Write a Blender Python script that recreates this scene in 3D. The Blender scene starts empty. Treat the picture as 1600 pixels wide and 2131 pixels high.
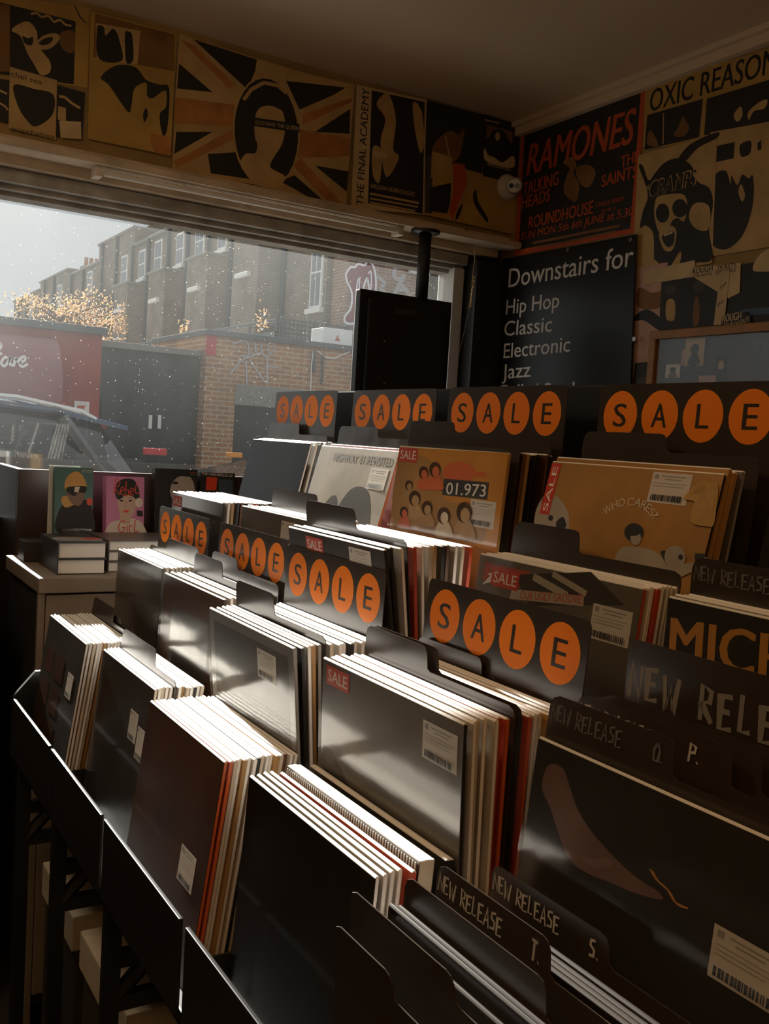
import bpy, bmesh, math, random
from mathutils import Vector, Matrix, Euler
from mathutils.geometry import tessellate_polygon
random.seed(7)
SC = bpy.context.scene
COL = SC.collection
PI = math.pi

# ------------------------------------------------------------------ camera
CZ = 1.55                                   # camera height above the shop floor
F, YAW, PITCH, ROLL = 2014.5, .55165, -.072588, .0615814
_f = Vector((math.sin(YAW)*math.cos(PITCH), math.cos(YAW)*math.cos(PITCH), math.sin(PITCH)))
_r = Vector((math.cos(YAW), -math.sin(YAW), 0)); _u = _r.cross(_f)
RIGHT = math.cos(ROLL)*_r + math.sin(ROLL)*_u
UP = -math.sin(ROLL)*_r + math.cos(ROLL)*_u
CAM = Vector((0, 0, CZ))
cam_d = bpy.data.cameras.new('camera'); cam = bpy.data.objects.new('camera', cam_d); COL.objects.link(cam)
cam.matrix_world = Matrix(((RIGHT.x, UP.x, -_f.x, 0), (RIGHT.y, UP.y, -_f.y, 0), (RIGHT.z, UP.z, -_f.z, CZ), (0, 0, 0, 1)))
cam_d.sensor_fit = 'VERTICAL'; cam_d.sensor_height = 36; cam_d.sensor_width = 36
cam_d.lens = 36*F/2131; cam_d.clip_start = .02; cam_d.clip_end = 400
SC.camera = cam

# ------------------------------------------------------------------ world, sun, exposure
SC.view_settings.view_transform = 'Standard'; SC.view_settings.look = 'None'
SC.view_settings.gamma = 1; SC.view_settings.exposure = 0; SC.view_settings.use_curve_mapping = False
SKY_COL, SKY_STR = (.95, .985, 1.0), .56
SUN_STR, SUN_COL = 22.0, (1.0, .93, .84)
SUN_DIR = Vector((.03, .92, .36))         # towards the sun
world = bpy.data.worlds.new('hazy_sky'); SC.world = world; world.use_nodes = True
bgn = world.node_tree.nodes['Background']; bgn.inputs[0].default_value = (*SKY_COL, 1); bgn.inputs[1].default_value = SKY_STR
sun_d = bpy.data.lights.new('sun', 'SUN'); sun_d.energy = SUN_STR; sun_d.color = SUN_COL; sun_d.angle = math.radians(.6)
sun = bpy.data.objects.new('sun', sun_d); COL.objects.link(sun); sun.location = (0, 30, 30)
sun.rotation_euler = SUN_DIR.to_track_quat('Z', 'Y').to_euler()
# added warm fill behind the viewer, no known fitting, brightening the ceiling
lamp_d = bpy.data.lights.new('ceiling_fill', 'AREA'); lamp_d.energy = 40; lamp_d.color = (1, .66, .36); lamp_d.shape = 'RECTANGLE'; lamp_d.size = 1.2; lamp_d.size_y = .3
lamp = bpy.data.objects.new('ceiling_fill', lamp_d); COL.objects.link(lamp); lamp.location = (-.7, -.9, 1.85); lamp.rotation_euler = (PI, 0, 0)

# unseen warm fill added above the aisle to lift the rack faces
aisle_d = bpy.data.lights.new('aisle_fill', 'AREA'); aisle_d.energy = 8.5; aisle_d.color = (1, .76, .5); aisle_d.shape = 'DISK'; aisle_d.size = .4
aisle = bpy.data.objects.new('aisle_fill', aisle_d); COL.objects.link(aisle); aisle.location = (-.35, 1.8, 2.8)

# ------------------------------------------------------------------ back-projection on real planes of the place
def ray(px, py): return RIGHT*((px-800)/F) - UP*((py-1065.5)/F) + _f
def aty(p, y): r = ray(*p); return CAM + r*(y/r.y)
def atx(p, x): r = ray(*p); return CAM + r*(x/r.x)

# ------------------------------------------------------------------ materials
MATS = {}
def mat(name, col, rough=.6, metal=0., coat=0., var=.0, scale=20., bump=0., bscale=60., spec=.5, coatr=.08):
    if name in MATS: return MATS[name]
    m = bpy.data.materials.new(name); m.use_nodes = True; MATS[name] = m
    nt = m.node_tree; b = nt.nodes['Principled BSDF']
    b.inputs['Base Color'].default_value = (*col, 1); b.inputs['Roughness'].default_value = rough
    b.inputs['Metallic'].default_value = metal; b.inputs['Coat Weight'].default_value = coat
    b.inputs['Coat Roughness'].default_value = coatr; b.inputs['Specular IOR Level'].default_value = spec
    if var or bump:
        tc = nt.nodes.new('ShaderNodeTexCoord')
    if var:
        n = nt.nodes.new('ShaderNodeTexNoise'); n.inputs['Scale'].default_value = scale; n.inputs['Detail'].default_value = 5
        nt.links.new(tc.outputs['Object'], n.inputs['Vector'])
        r = nt.nodes.new('ShaderNodeMapRange'); r.inputs[1].default_value = .3; r.inputs[2].default_value = .7
        r.inputs[3].default_value = 1-var; r.inputs[4].default_value = 1+var*.6
        nt.links.new(n.outputs['Fac'], r.inputs[0])
        x = nt.nodes.new('ShaderNodeMix'); x.data_type = 'RGBA'; x.blend_type = 'MULTIPLY'; x.inputs[0].default_value = 1
        x.inputs[6].default_value = (*col, 1); nt.links.new(r.outputs[0], x.inputs[7]); nt.links.new(x.outputs[2], b.inputs['Base Color'])
    if bump:
        n2 = nt.nodes.new('ShaderNodeTexNoise'); n2.inputs['Scale'].default_value = bscale; n2.inputs['Detail'].default_value = 2
        nt.links.new(tc.outputs['Object'], n2.inputs['Vector'])
        bp = nt.nodes.new('ShaderNodeBump'); bp.inputs['Strength'].default_value = bump; bp.inputs['Distance'].default_value = .02
        nt.links.new(n2.outputs['Fac'], bp.inputs['Height']); nt.links.new(bp.outputs[0], b.inputs['Normal'])
        if coat: nt.links.new(bp.outputs[0], b.inputs['Coat Normal'])
    return m

def brick(name, c1, c2, mortar, sx=.225, sy=.075, rough=.9, mort=.012, swap=False, var=.35):
    m = bpy.data.materials.new(name); m.use_nodes = True; MATS[name] = m
    nt = m.node_tree; b = nt.nodes['Principled BSDF']; b.inputs['Roughness'].default_value = rough
    tc = nt.nodes.new('ShaderNodeTexCoord'); sp = nt.nodes.new('ShaderNodeSeparateXYZ'); cb = nt.nodes.new('ShaderNodeCombineXYZ')
    nt.links.new(tc.outputs['Object'], sp.inputs[0])
    ad = nt.nodes.new('ShaderNodeMath'); ad.operation = 'ADD'
    nt.links.new(sp.outputs[0], ad.inputs[0]); nt.links.new(sp.outputs[1], ad.inputs[1])
    nt.links.new(ad.outputs[0], cb.inputs[0]); nt.links.new(sp.outputs[2], cb.inputs[1])
    br = nt.nodes.new('ShaderNodeTexBrick'); nt.links.new(cb.outputs[0], br.inputs['Vector'])
    br.inputs['Color1'].default_value = (*c1, 1); br.inputs['Color2'].default_value = (*c2, 1); br.inputs['Mortar'].default_value = (*mortar, 1)
    br.inputs['Scale'].default_value = 1; br.inputs['Mortar Size'].default_value = mort; br.inputs['Brick Width'].default_value = sx; br.inputs['Row Height'].default_value = sy
    n = nt.nodes.new('ShaderNodeTexNoise'); n.inputs['Scale'].default_value = 1.1; n.inputs['Detail'].default_value = 6
    nt.links.new(tc.outputs['Object'], n.inputs['Vector'])
    r = nt.nodes.new('ShaderNodeMapRange'); r.inputs[1].default_value = .3; r.inputs[2].default_value = .7; r.inputs[3].default_value = 1-var; r.inputs[4].default_value = 1+var*.5
    nt.links.new(n.outputs['Fac'], r.inputs[0])
    x = nt.nodes.new('ShaderNodeMix'); x.data_type = 'RGBA'; x.blend_type = 'MULTIPLY'; x.inputs[0].default_value = 1
    nt.links.new(br.outputs['Color'], x.inputs[6]); nt.links.new(r.outputs[0], x.inputs[7]); nt.links.new(x.outputs[2], b.inputs['Base Color'])
    return m

def clear_film(name, tint=(.95, .95, .93), gloss=.08, rough=.12, bump=.10, bscale=9, milk=.02):
    m = bpy.data.materials.new(name); m.use_nodes = True; MATS[name] = m
    nt = m.node_tree; nt.nodes.remove(nt.nodes['Principled BSDF']); out = nt.nodes['Material Output']
    t = nt.nodes.new('ShaderNodeBsdfTransparent'); t.inputs[0].default_value = (*tint, 1)
    g = nt.nodes.new('ShaderNodeBsdfGlossy'); g.inputs['Roughness'].default_value = rough
    d = nt.nodes.new('ShaderNodeBsdfDiffuse'); d.inputs[0].default_value = (.9, .9, .88, 1)
    tc = nt.nodes.new('ShaderNodeTexCoord'); n = nt.nodes.new('ShaderNodeTexNoise'); n.inputs['Scale'].default_value = bscale
    nt.links.new(tc.outputs['Object'], n.inputs['Vector'])
    bp = nt.nodes.new('ShaderNodeBump'); bp.inputs['Strength'].default_value = bump; bp.inputs['Distance'].default_value = .02
    nt.links.new(n.outputs['Fac'], bp.inputs['Height']); nt.links.new(bp.outputs[0], g.inputs['Normal'])
    m1 = nt.nodes.new('ShaderNodeMixShader'); m1.inputs[0].default_value = gloss
    nt.links.new(t.outputs[0], m1.inputs[1]); nt.links.new(g.outputs[0], m1.inputs[2])
    m2 = nt.nodes.new('ShaderNodeMixShader'); m2.inputs[0].default_value = milk
    nt.links.new(m1.outputs[0], m2.inputs[1]); nt.links.new(d.outputs[0], m2.inputs[2])
    nt.links.new(m2.outputs[0], out.inputs[0]); return m

def dusty_glare_glass(name, haze=.015):
    m = bpy.data.materials.new(name); m.use_nodes = True; MATS[name] = m
    nt = m.node_tree; L = nt.links.new; nt.nodes.remove(nt.nodes['Principled BSDF']); out = nt.nodes['Material Output']
    N = nt.nodes.new
    t = N('ShaderNodeBsdfTransparent'); t.inputs[0].default_value = (.97, .98, .98, 1)
    g = N('ShaderNodeBsdfGlossy'); g.inputs['Roughness'].default_value = .03
    d = N('ShaderNodeBsdfTranslucent'); d.inputs[0].default_value = (.86, .93, .95, 1)
    d2 = N('ShaderNodeBsdfTranslucent'); d2.inputs[0].default_value = (1, .95, .85, 1)
    tc = N('ShaderNodeTexCoord')
    mp = N('ShaderNodeMapping'); mp.inputs['Scale'].default_value = (1, 1, .35); L(tc.outputs['Object'], mp.inputs[0])
    n = N('ShaderNodeTexNoise'); n.inputs['Scale'].default_value = 1.6; n.inputs['Detail'].default_value = 4; L(mp.outputs[0], n.inputs['Vector'])
    r = N('ShaderNodeMapRange'); r.inputs[1].default_value = .35; r.inputs[2].default_value = .75; r.inputs[3].default_value = haze*.6; r.inputs[4].default_value = haze*1.5
    L(n.outputs['Fac'], r.inputs[0])
    # haze graded thicker towards the upper left, imitating glare near the sun
    sp = N('ShaderNodeSeparateXYZ'); L(tc.outputs['Object'], sp.inputs[0])
    gr = N('ShaderNodeMapRange'); gr.inputs[1].default_value = .2; gr.inputs[2].default_value = 2.3; gr.inputs[3].default_value = 1.35; gr.inputs[4].default_value = .4
    L(sp.outputs[0], gr.inputs[0])
    gz = N('ShaderNodeMapRange'); gz.inputs[1].default_value = 1.4; gz.inputs[2].default_value = 2.25; gz.inputs[3].default_value = .12; gz.inputs[4].default_value = 1.7
    L(sp.outputs[2], gz.inputs[0])
    mz = N('ShaderNodeMath'); mz.operation = 'MULTIPLY'; L(gr.outputs[0], mz.inputs[0]); L(gz.outputs[0], mz.inputs[1])
    mu = N('ShaderNodeMath'); mu.operation = 'MULTIPLY'; L(r.outputs[0], mu.inputs[0]); L(mz.outputs[0], mu.inputs[1])
    v = N('ShaderNodeTexVoronoi'); v.inputs['Scale'].default_value = 85; L(tc.outputs['Object'], v.inputs['Vector'])
    # speck radius varies from cell to cell
    sc = N('ShaderNodeSeparateColor'); L(v.outputs['Color'], sc.inputs[0])
    pw = N('ShaderNodeMath'); pw.operation = 'POWER'; L(sc.outputs[0], pw.inputs[0]); pw.inputs[1].default_value = 4
    rad = N('ShaderNodeMath'); rad.operation = 'MULTIPLY'; L(pw.outputs[0], rad.inputs[0]); rad.inputs[1].default_value = .17
    ls = N('ShaderNodeMath'); ls.operation = 'LESS_THAN'; L(v.outputs['Distance'], ls.inputs[0]); L(rad.outputs[0], ls.inputs[1])
    sm = N('ShaderNodeMath'); sm.operation = 'MULTIPLY'; L(ls.outputs[0], sm.inputs[0]); sm.inputs[1].default_value = .13
    m0 = N('ShaderNodeMixShader'); m0.inputs[0].default_value = .035; L(t.outputs[0], m0.inputs[1]); L(g.outputs[0], m0.inputs[2])
    m1 = N('ShaderNodeMixShader'); L(mu.outputs[0], m1.inputs[0]); L(m0.outputs[0], m1.inputs[1]); L(d.outputs[0], m1.inputs[2])
    m2 = N('ShaderNodeMixShader'); L(sm.outputs[0], m2.inputs[0]); L(m1.outputs[0], m2.inputs[1]); L(d2.outputs[0], m2.inputs[2])
    L(m2.outputs[0], out.inputs[0]); return m

BLACK = mat('black_paint', (.012, .012, .011), .5)
PP = mat('black_polypropylene', (.042, .031, .021), .29, spec=.95, var=.25, scale=9, bump=.06, bscale=7)
ORANGE = mat('orange_vinyl', (.95, .25, .012), .42, spec=.3)
INK = mat('ink', (.016, .014, .012), .55)
WHITE = mat('white_print', (.78, .75, .7), .5)
LETTER = mat('white_lettering', (.72, .68, .62), .5)
PAPER = mat('white_paper', (.86, .84, .8), .6)
CREAM = mat('cream_card', (.66, .56, .42), .6, var=.15)
TAN = mat('tan_card', (.42, .25, .1), .55, var=.2)
BROWN = mat('brown_card', (.16, .07, .03), .5, var=.2)
RED = mat('red_card', (.5, .06, .02), .4)
RORANGE = mat('orange_card', (.62, .13, .03), .4)
GREY = mat('grey_card', (.3, .29, .27), .5)
CHALK = mat('chalk_marker', (.5, .48, .44), .6)
CHALKDIM = mat('faded_chalk_marker', (.12, .11, .1), .6)
STICK = mat('price_label', (.62, .58, .52), .45)
REDSTICK = mat('red_sale_label', (.55, .05, .025), .4)
STEEL = mat('brushed_steel', (.4, .39, .37), .3, metal=1)
FILM = clear_film('clear_plastic_film')

# ------------------------------------------------------------------ mesh helper
class MB:
    def __init__(s): s.v = []; s.f = []; s.mi = []; s.m = []
    def idx(s, m):
        if m not in s.m: s.m.append(m)
        return s.m.index(m)
    def add(s, vs, fs, m):
        o = len(s.v); i = s.idx(m); s.v += [tuple(v) for v in vs]
        for f in fs: s.f.append([o+k for k in f]); s.mi.append(i)
    def box(s, a, b, m, M=None):
        x0, y0, z0 = a; x1, y1, z1 = b
        vs = [Vector(p) for p in ((x0, y0, z0), (x1, y0, z0), (x1, y1, z0), (x0, y1, z0), (x0, y0, z1), (x1, y0, z1), (x1, y1, z1), (x0, y1, z1))]
        if M: vs = [M @ v for v in vs]
        s.add(vs, [(0, 3, 2, 1), (4, 5, 6, 7), (0, 1, 5, 4), (1, 2, 6, 5), (2, 3, 7, 6), (3, 0, 4, 7)], m)
    def bbox(s, a, b, m, r=.004):
        # a box with chamfered edges
        bm = bmesh.new(); bmesh.ops.create_cube(bm, size=1)
        c = [(a[i]+b[i])/2 for i in range(3)]; d = [abs(b[i]-a[i]) for i in range(3)]
        for v in bm.verts: v.co = Vector((c[0]+v.co.x*d[0], c[1]+v.co.y*d[1], c[2]+v.co.z*d[2]))
        bmesh.ops.bevel(bm, geom=bm.edges[:], offset=min(r, min(d)*.45), segments=2, affect='EDGES', profile=.7)
        bm.verts.index_update(); s.add([v.co.copy() for v in bm.verts], [[v.index for v in f.verts] for f in bm.faces], m); bm.free()
    def tube(s, pts, r, m, seg=8, caps=True):
        pts = [Vector(p) for p in pts]; n = len(pts); rs = r if isinstance(r, (list, tuple)) else [r]*n
        vs = []; fs = []; pu = None
        for i, p in enumerate(pts):
            t = (pts[min(i+1, n-1)]-pts[max(i-1, 0)]).normalized()
            u = t.orthogonal().normalized() if pu is None else (pu - t*pu.dot(t)).normalized()
            pu = u; w = t.cross(u)
            for k in range(seg):
                a = 2*PI*k/seg; vs.append(p + (u*math.cos(a)+w*math.sin(a))*rs[i])
        for i in range(n-1):
            for k in range(seg):
                k2 = (k+1) % seg; fs.append((i*seg+k, i*seg+k2, (i+1)*seg+k2, (i+1)*seg+k))
        if caps: fs.append(tuple(range(seg-1, -1, -1))); fs.append(tuple((n-1)*seg+k for k in range(seg)))
        s.add(vs, fs, m)
    def lathe(s, prof, m, seg=24, M=None):
        vs = []; fs = []; n = len(prof)
        for r, z in prof:
            for k in range(seg):
                a = 2*PI*k/seg; v = Vector((r*math.cos(a), r*math.sin(a), z)); vs.append(M @ v if M else v)
        for i in range(n-1):
            for k in range(seg):
                k2 = (k+1) % seg; fs.append((i*seg+k, i*seg+k2, (i+1)*seg+k2, (i+1)*seg+k))
        fs.append(tuple(range(seg-1, -1, -1))); fs.append(tuple((n-1)*seg+k for k in range(seg)))
        s.add(vs, fs, m)
    def prism(s, pts, o, a, b, m, M=None):
        """2-D outline pts extruded from o+a*n to o+b*n; o = function (p,q,t)->Vector"""
        n = len(pts); vs = [o(p, q, a) for p, q in pts]+[o(p, q, b) for p, q in pts]
        if M: vs = [M @ Vector(v) for v in vs]
        fs = [tuple(range(n)), tuple(range(2*n-1, n-1, -1))]+[(k, n+k, n+(k+1) % n, (k+1) % n) for k in range(n)]
        s.add(vs, fs, m)
    def build(s, name, parent=None, loc=None, rot=None, smooth=False, fix=True):
        me = bpy.data.meshes.new(name); me.from_pydata(s.v, [], s.f)
        for m in s.m: me.materials.append(m)
        for p, i in zip(me.polygons, s.mi): p.material_index = i
        if fix:
            bm = bmesh.new(); bm.from_mesh(me); bmesh.ops.recalc_face_normals(bm, faces=bm.faces[:]); bm.to_mesh(me); bm.free()
        if smooth:
            for p in me.polygons: p.use_smooth = True
        o = bpy.data.objects.new(name, me); COL.objects.link(o)
        if parent: o.parent = parent
        if loc is not None: o.location = loc
        if rot is not None: o.rotation_euler = rot
        return o

def tag(o, label, cat, group=None, kind=None):
    o['label'] = label; o['category'] = cat
    if group: o['group'] = group
    if kind: o['kind'] = kind
    return o
def empty(name, label, cat, loc=(0, 0, 0), rot=(0, 0, 0), group=None):
    o = bpy.data.objects.new(name, None); COL.objects.link(o); o.location = loc; o.rotation_euler = rot; o.empty_display_size = .05
    return tag(o, label, cat, group)
def struct(mb, name):
    o = mb.build(name); o['kind'] = 'structure'; return o
XZ = lambda p, q, t: Vector((p, t, q))      # outline in x,z extruded along y
YZ = lambda p, q, t: Vector((t, p, q))      # outline in y,z extruded along x
XY = lambda p, q, t: Vector((p, q, t))
def rrect(x0, z0, x1, z1, r, seg=4):
    out = []
    for cx, cz, a0 in ((x1-r, z1-r, 0), (x0+r, z1-r, 90), (x0+r, z0+r, 180), (x1-r, z0+r, 270)):
        for k in range(seg+1):
            a = math.radians(a0+90*k/seg); out.append((cx+r*math.cos(a), cz+r*math.sin(a)))
    return out

# ------------------------------------------------------------------ flat print: text, polygons, lines on a surface
_txt = {}
def text_tris(s, bold=0.):
    key = (s, bold)
    if key in _txt: return _txt[key]
    def raw(st):
        c = bpy.data.curves.new('t', 'FONT'); c.body = st; c.size = 1; c.offset = bold; c.resolution_u = 3; c.fill_mode = 'FRONT'
        o = bpy.data.objects.new('t', c); COL.objects.link(o)
        dg = bpy.context.evaluated_depsgraph_get(); ev = o.evaluated_get(dg); me = ev.to_mesh()
        v = [(p.co.x, p.co.y) for p in me.vertices]; f = [tuple(p.vertices) for p in me.polygons]
        ev.to_mesh_clear(); bpy.data.objects.remove(o); bpy.data.curves.remove(c); return v, f
    v, f = raw(s); hv, _ = raw('H'); ch = max(p[1] for p in hv); y0 = min(p[1] for p in hv)
    xs = [p[0] for p in v]; a, b = min(xs), max(xs)
    _txt[key] = ([((x-a)/(b-a), (y-y0)/(ch-y0)) for x, y in v], f, (b-a)/(ch-y0)); return _txt[key]

def smooth(pts, k=5):
    n = len(pts); out = []
    for i in range(n):
        p0, p1, p2, p3 = pts[i-1], pts[i], pts[(i+1) % n], pts[(i+2) % n]
        for j in range(k):
            t = j/k
            out.append(tuple(.5*((2*p1[d])+(-p0[d]+p2[d])*t+(2*p0[d]-5*p1[d]+4*p2[d]-p3[d])*t*t+(-p0[d]+3*p1[d]-3*p2[d]+p3[d])*t**3) for d in (0, 1)))
    return out
def ospline(pts, k=5):
    q = [pts[0]]+list(pts)+[pts[-1]]; out = []
    for i in range(1, len(q)-2):
        p0, p1, p2, p3 = q[i-1:i+3]
        for j in range(k):
            t = j/k
            out.append(tuple(.5*((2*p1[d])+(-p0[d]+p2[d])*t+(2*p0[d]-5*p1[d]+4*p2[d]-p3[d])*t*t+(-p0[d]+3*p1[d]-3*p2[d]+p3[d])*t**3) for d in (0, 1)))
    out.append(tuple(pts[-1])); return out

class Pl:
    """a plane of the place: origin o, turned rz about z, leaned back by lean; local u right, v up, n towards the viewer"""
    def __init__(s, o, rz=0., lean=0.):
        s.o = Vector(o); s.rot = Euler((-lean, 0, rz)); R = s.rot.to_matrix()
        s.U = R @ Vector((1, 0, 0)); s.V = R @ Vector((0, 0, 1)); s.N = R @ Vector((0, -1, 0))
    def uv(s, p):
        r = ray(*p); t = (s.o-CAM).dot(s.N)/r.dot(s.N); q = CAM+r*t-s.o; return (q.dot(s.U), q.dot(s.V))
    def at(s, u, v): return s.o+s.U*u+s.V*v

LAYER = .00008
def paint(mb, arts, pl=None, base=0., du=0., dv=0., lay0=1):
    """adds the print to mb in the local frame (x=u, z=v, front at -y); coordinates are photo pixels on plane pl, or metres when pl is None"""
    def C(p):
        u, v = pl.uv(p) if pl else p
        return (u-du, v-dv)
    lay = lay0
    for a in arts:
        k, m = a[0], a[1]; y = base-LAYER*lay; lay += 1
        def put(pts):
            pts = [Vector((u, v, 0)) for u, v in pts]
            tris = tessellate_polygon([pts])
            mb.add([(p.x, y, p.y) for p in pts], [tuple(t) for t in tris], m)
        if k == 'p': put([C(p) for p in a[2]])
        elif k == 's': put([C(p) for p in smooth(a[2])])
        elif k == 'e':
            cx, cy, rx, ry = a[2:6]; rot = a[6] if len(a) > 6 else 0
            put([C((cx+rx*math.cos(t)*math.cos(rot)-ry*math.sin(t)*math.sin(rot), cy+rx*math.cos(t)*math.sin(rot)+ry*math.sin(t)*math.cos(rot))) for t in [2*PI*j/28 for j in range(28)]])
        elif k == 't':
            st, p0, p1, h = a[2:6]; bold = a[6] if len(a) > 6 else 0; shear = a[7] if len(a) > 7 else 0
            v, f, asp = text_tris(st); A, B = C(p0), C(p1)
            T = C((p0[0], p0[1]-h)) if pl else (p0[0], p0[1]+h)
            hh = T[1]-A[1]; ux, uz = B[0]-A[0], B[1]-A[1]; L = math.hypot(ux, uz) or 1; nx, nz = -uz/L, ux/L
            for dx in ((-1, 0, 1) if bold > .004 else (0,)):
                ox, oz = ux/L*dx*bold*.8*hh, uz/L*dx*bold*.8*hh
                mb.add([(A[0]+ox+ux*x+nx*hh*yy+shear*hh*yy*ux/L, y, A[1]+oz+uz*x+nz*hh*yy+shear*hh*yy*uz/L) for x, yy in v], f, m); y -= LAYER*.4
        elif k in 'lL':
            pts = [C(p) for p in (ospline(a[2]) if k == 'L' else a[2])]; w = a[3]/2
            q = [pts[0]]
            for p in pts[1:]:
                if math.hypot(p[0]-q[-1][0], p[1]-q[-1][1]) > 1e-6: q.append(p)
            n = len(q)
            if n < 2: continue
            lf, rt = [], []
            for i in range(n):
                a0, a1 = q[max(i-1, 0)], q[min(i+1, n-1)]; d = math.hypot(a1[0]-a0[0], a1[1]-a0[1]) or 1e-6
                tx, tz = (a1[0]-a0[0])/d, (a1[1]-a0[1])/d; sh = 1.0
                if 0 < i < n-1:
                    d0 = math.hypot(q[i][0]-q[i-1][0], q[i][1]-q[i-1][1]); c = abs((q[i][0]-q[i-1][0])/d0*tx+(q[i][1]-q[i-1][1])/d0*tz); sh = 1/max(c, .55)
                lf.append((q[i][0]-tz*w*sh, y, q[i][1]+tx*w*sh)); rt.append((q[i][0]+tz*w*sh, y, q[i][1]-tx*w*sh))
            mb.add(lf+rt, [(i, n+i, n+i+1, i+1) for i in range(n-1)], m)
    return lay

STROKE = {'N': [[(0, 0), (.08, 1), (.55, .05), (.62, 1)]], 'E': [[(.55, .95), (.02, .9), (.05, .02), (.6, .08)], [(.03, .5), (.48, .52)]],
          'W': [[(0, 1), (.15, 0), (.38, .7), (.55, 0), (.75, 1)]], 'R': [[(.05, 0), (.05, 1), (.5, .85), (.45, .55), (.06, .48), (.6, 0)]],
          'L': [[(.05, 1), (.05, .02), (.5, .06)]], 'A': [[(0, 0), (.3, 1), (.58, 0)], [(.1, .35), (.5, .38)]], 'S': [[(.55, .92), (.12, .85), (.1, .58), (.5, .42), (.48, .1), (.02, .04)]],
          'P': [[(.05, 0), (.05, 1), (.55, .85), (.5, .55), (.06, .48)]], 'O': [[(.3, 1), (.02, .6), (.1, .05), (.5, .05), (.58, .6), (.3, 1)]], 'T': [[(0, 1), (.6, .98)], [(.3, 1), (.28, 0)]],
          '.': [[(.05, 0), (.12, .06)]], ' ': [], 'Q': [[(.3, 1), (.02, .6), (.1, .05), (.5, .05), (.58, .6), (.3, 1)], [(.35, .25), (.65, -.05)]], 'H': [[(0, 0), (.05, 1)], [(.55, 0), (.5, 1)], [(.03, .5), (.52, .52)]], 'F': [[(.05, 0), (.05, 1), (.55, .95)], [(.05, .52), (.42, .54)]]}
def scrawl(m, s, x, z, h, w=.0035, adv=.54, slope=0., ws=.72):
    out = []; c = 0
    for ch in s:
        for st in STROKE[ch]:
            out.append(('l', m, [(x+c*adv*h+px*h*ws, z+py*h+slope*c+.06*h*math.sin(c*2.3)) for px, py in st], w))
        c += .6 if ch == '.' else 1
    return out

# ------------------------------------------------------------------ the room
WY, WX, CEIL = 3.18, 2.477, CZ+1.3
FLOOR_M = mat('dark_floor', (.05, .04, .032), .55, var=.3, scale=3)
CEIL_M = mat('ceiling_paint', (.74, .58, .4), .9, var=.06, scale=1.5)
WALL_M = mat('aged_wall', (.4, .26, .1), .85, var=.25, scale=4)
TRIM_M = mat('aged_cream_trim', (.62, .48, .33), .6, var=.3, scale=9)
FRAME_M = mat('weathered_frame', (.38, .35, .3), .55, var=.35, scale=12)
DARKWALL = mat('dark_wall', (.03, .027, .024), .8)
X0, Y0 = -3.2, -3.6
b = MB(); b.box((X0, Y0, -.1), (WX+.2, WY+.35, 0), FLOOR_M); struct(b, 'floor')
b = MB(); b.box((X0, Y0, CEIL), (WX+.2, WY+.35, CEIL+.1), CEIL_M); struct(b, 'ceiling')
b = MB(); b.box((WX, Y0, 0), (WX+.12, WY+.35, CEIL), WALL_M); struct(b, 'wall_right')
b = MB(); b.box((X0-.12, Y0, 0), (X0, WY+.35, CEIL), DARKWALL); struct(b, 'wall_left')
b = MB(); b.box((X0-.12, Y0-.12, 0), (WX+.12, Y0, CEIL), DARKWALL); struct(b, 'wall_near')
HZ = CZ+.84                                     # underside of the poster band
WIN_T, WIN_B, WIN_L, WIN_R = CZ+.71, .62, .22, 2.245
b = MB()
b.box((X0, WY, HZ), (WX, WY+.3, CEIL), WALL_M)                   # band above the window
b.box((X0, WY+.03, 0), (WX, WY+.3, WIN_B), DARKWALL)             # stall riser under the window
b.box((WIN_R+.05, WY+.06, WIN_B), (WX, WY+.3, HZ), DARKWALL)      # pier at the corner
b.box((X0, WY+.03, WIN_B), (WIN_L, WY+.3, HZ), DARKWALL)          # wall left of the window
struct(b, 'wall_window')
b = MB()                                        # mouldings and head of the window
b.bbox((X0, WY-.10, HZ-.044), (WX-.02, WY+.02, HZ-.022), TRIM_M)
b.bbox((X0, WY-.02, HZ-.022), (WX-.02, WY+.02, HZ+.008), TRIM_M)
b.bbox((X0, WY-.004, WIN_T+.055), (WX-.06, WY+.10, HZ-.03), TRIM_M)
struct(b, 'trim_1')
b = MB()
b.bbox((WIN_L, WY+.03, WIN_T+.012), (WIN_R+.05, WY+.16, WIN_T+.052), FRAME_M)
b.bbox((WIN_L, WY+.06, WIN_T-.005), (WIN_R+.05, WY+.16, WIN_T+.014), FRAME_M)
b.bbox((WIN_L, WY+.09, WIN_T-.02), (WIN_R+.05, WY+.16, WIN_T-.003), FRAME_M)
b.bbox((WIN_L, WY+.06, WIN_B), (WIN_R+.05, WY+.16, WIN_B+.05), FRAME_M)
b.bbox((WIN_R, WY+.05, WIN_B), (WIN_R+.05, WY+.16, WIN_T), mat('white_upvc', (.7, .68, .64), .45))
b.bbox((WIN_L-.03, WY+.05, WIN_B), (WIN_L+.03, WY+.16, WIN_T), FRAME_M)
struct(b, 'window_1')
g = MB(); g.box((WIN_L, WY+.115, WIN_B+.05), (WIN_R, WY+.121, WIN_T-.018), dusty_glare_glass('dusty_glare_window_glass'))
go = g.build('window_pane', parent=bpy.data.objects['window_1'])
b = MB()
b.bbox((WX-.03, Y0, CEIL-.05), (WX, WY, CEIL), CEIL_M); b.bbox((WX-.05, Y0, CEIL-.02), (WX, WY, CEIL), CEIL_M)
struct(b, 'trim_2')
b = MB(); b.bbox((WIN_R+.06, WY-.02, .02), (WX-.02, WY+.06, WIN_T+.03), BLACK, .01)
struct(b, 'trim_3')

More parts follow.
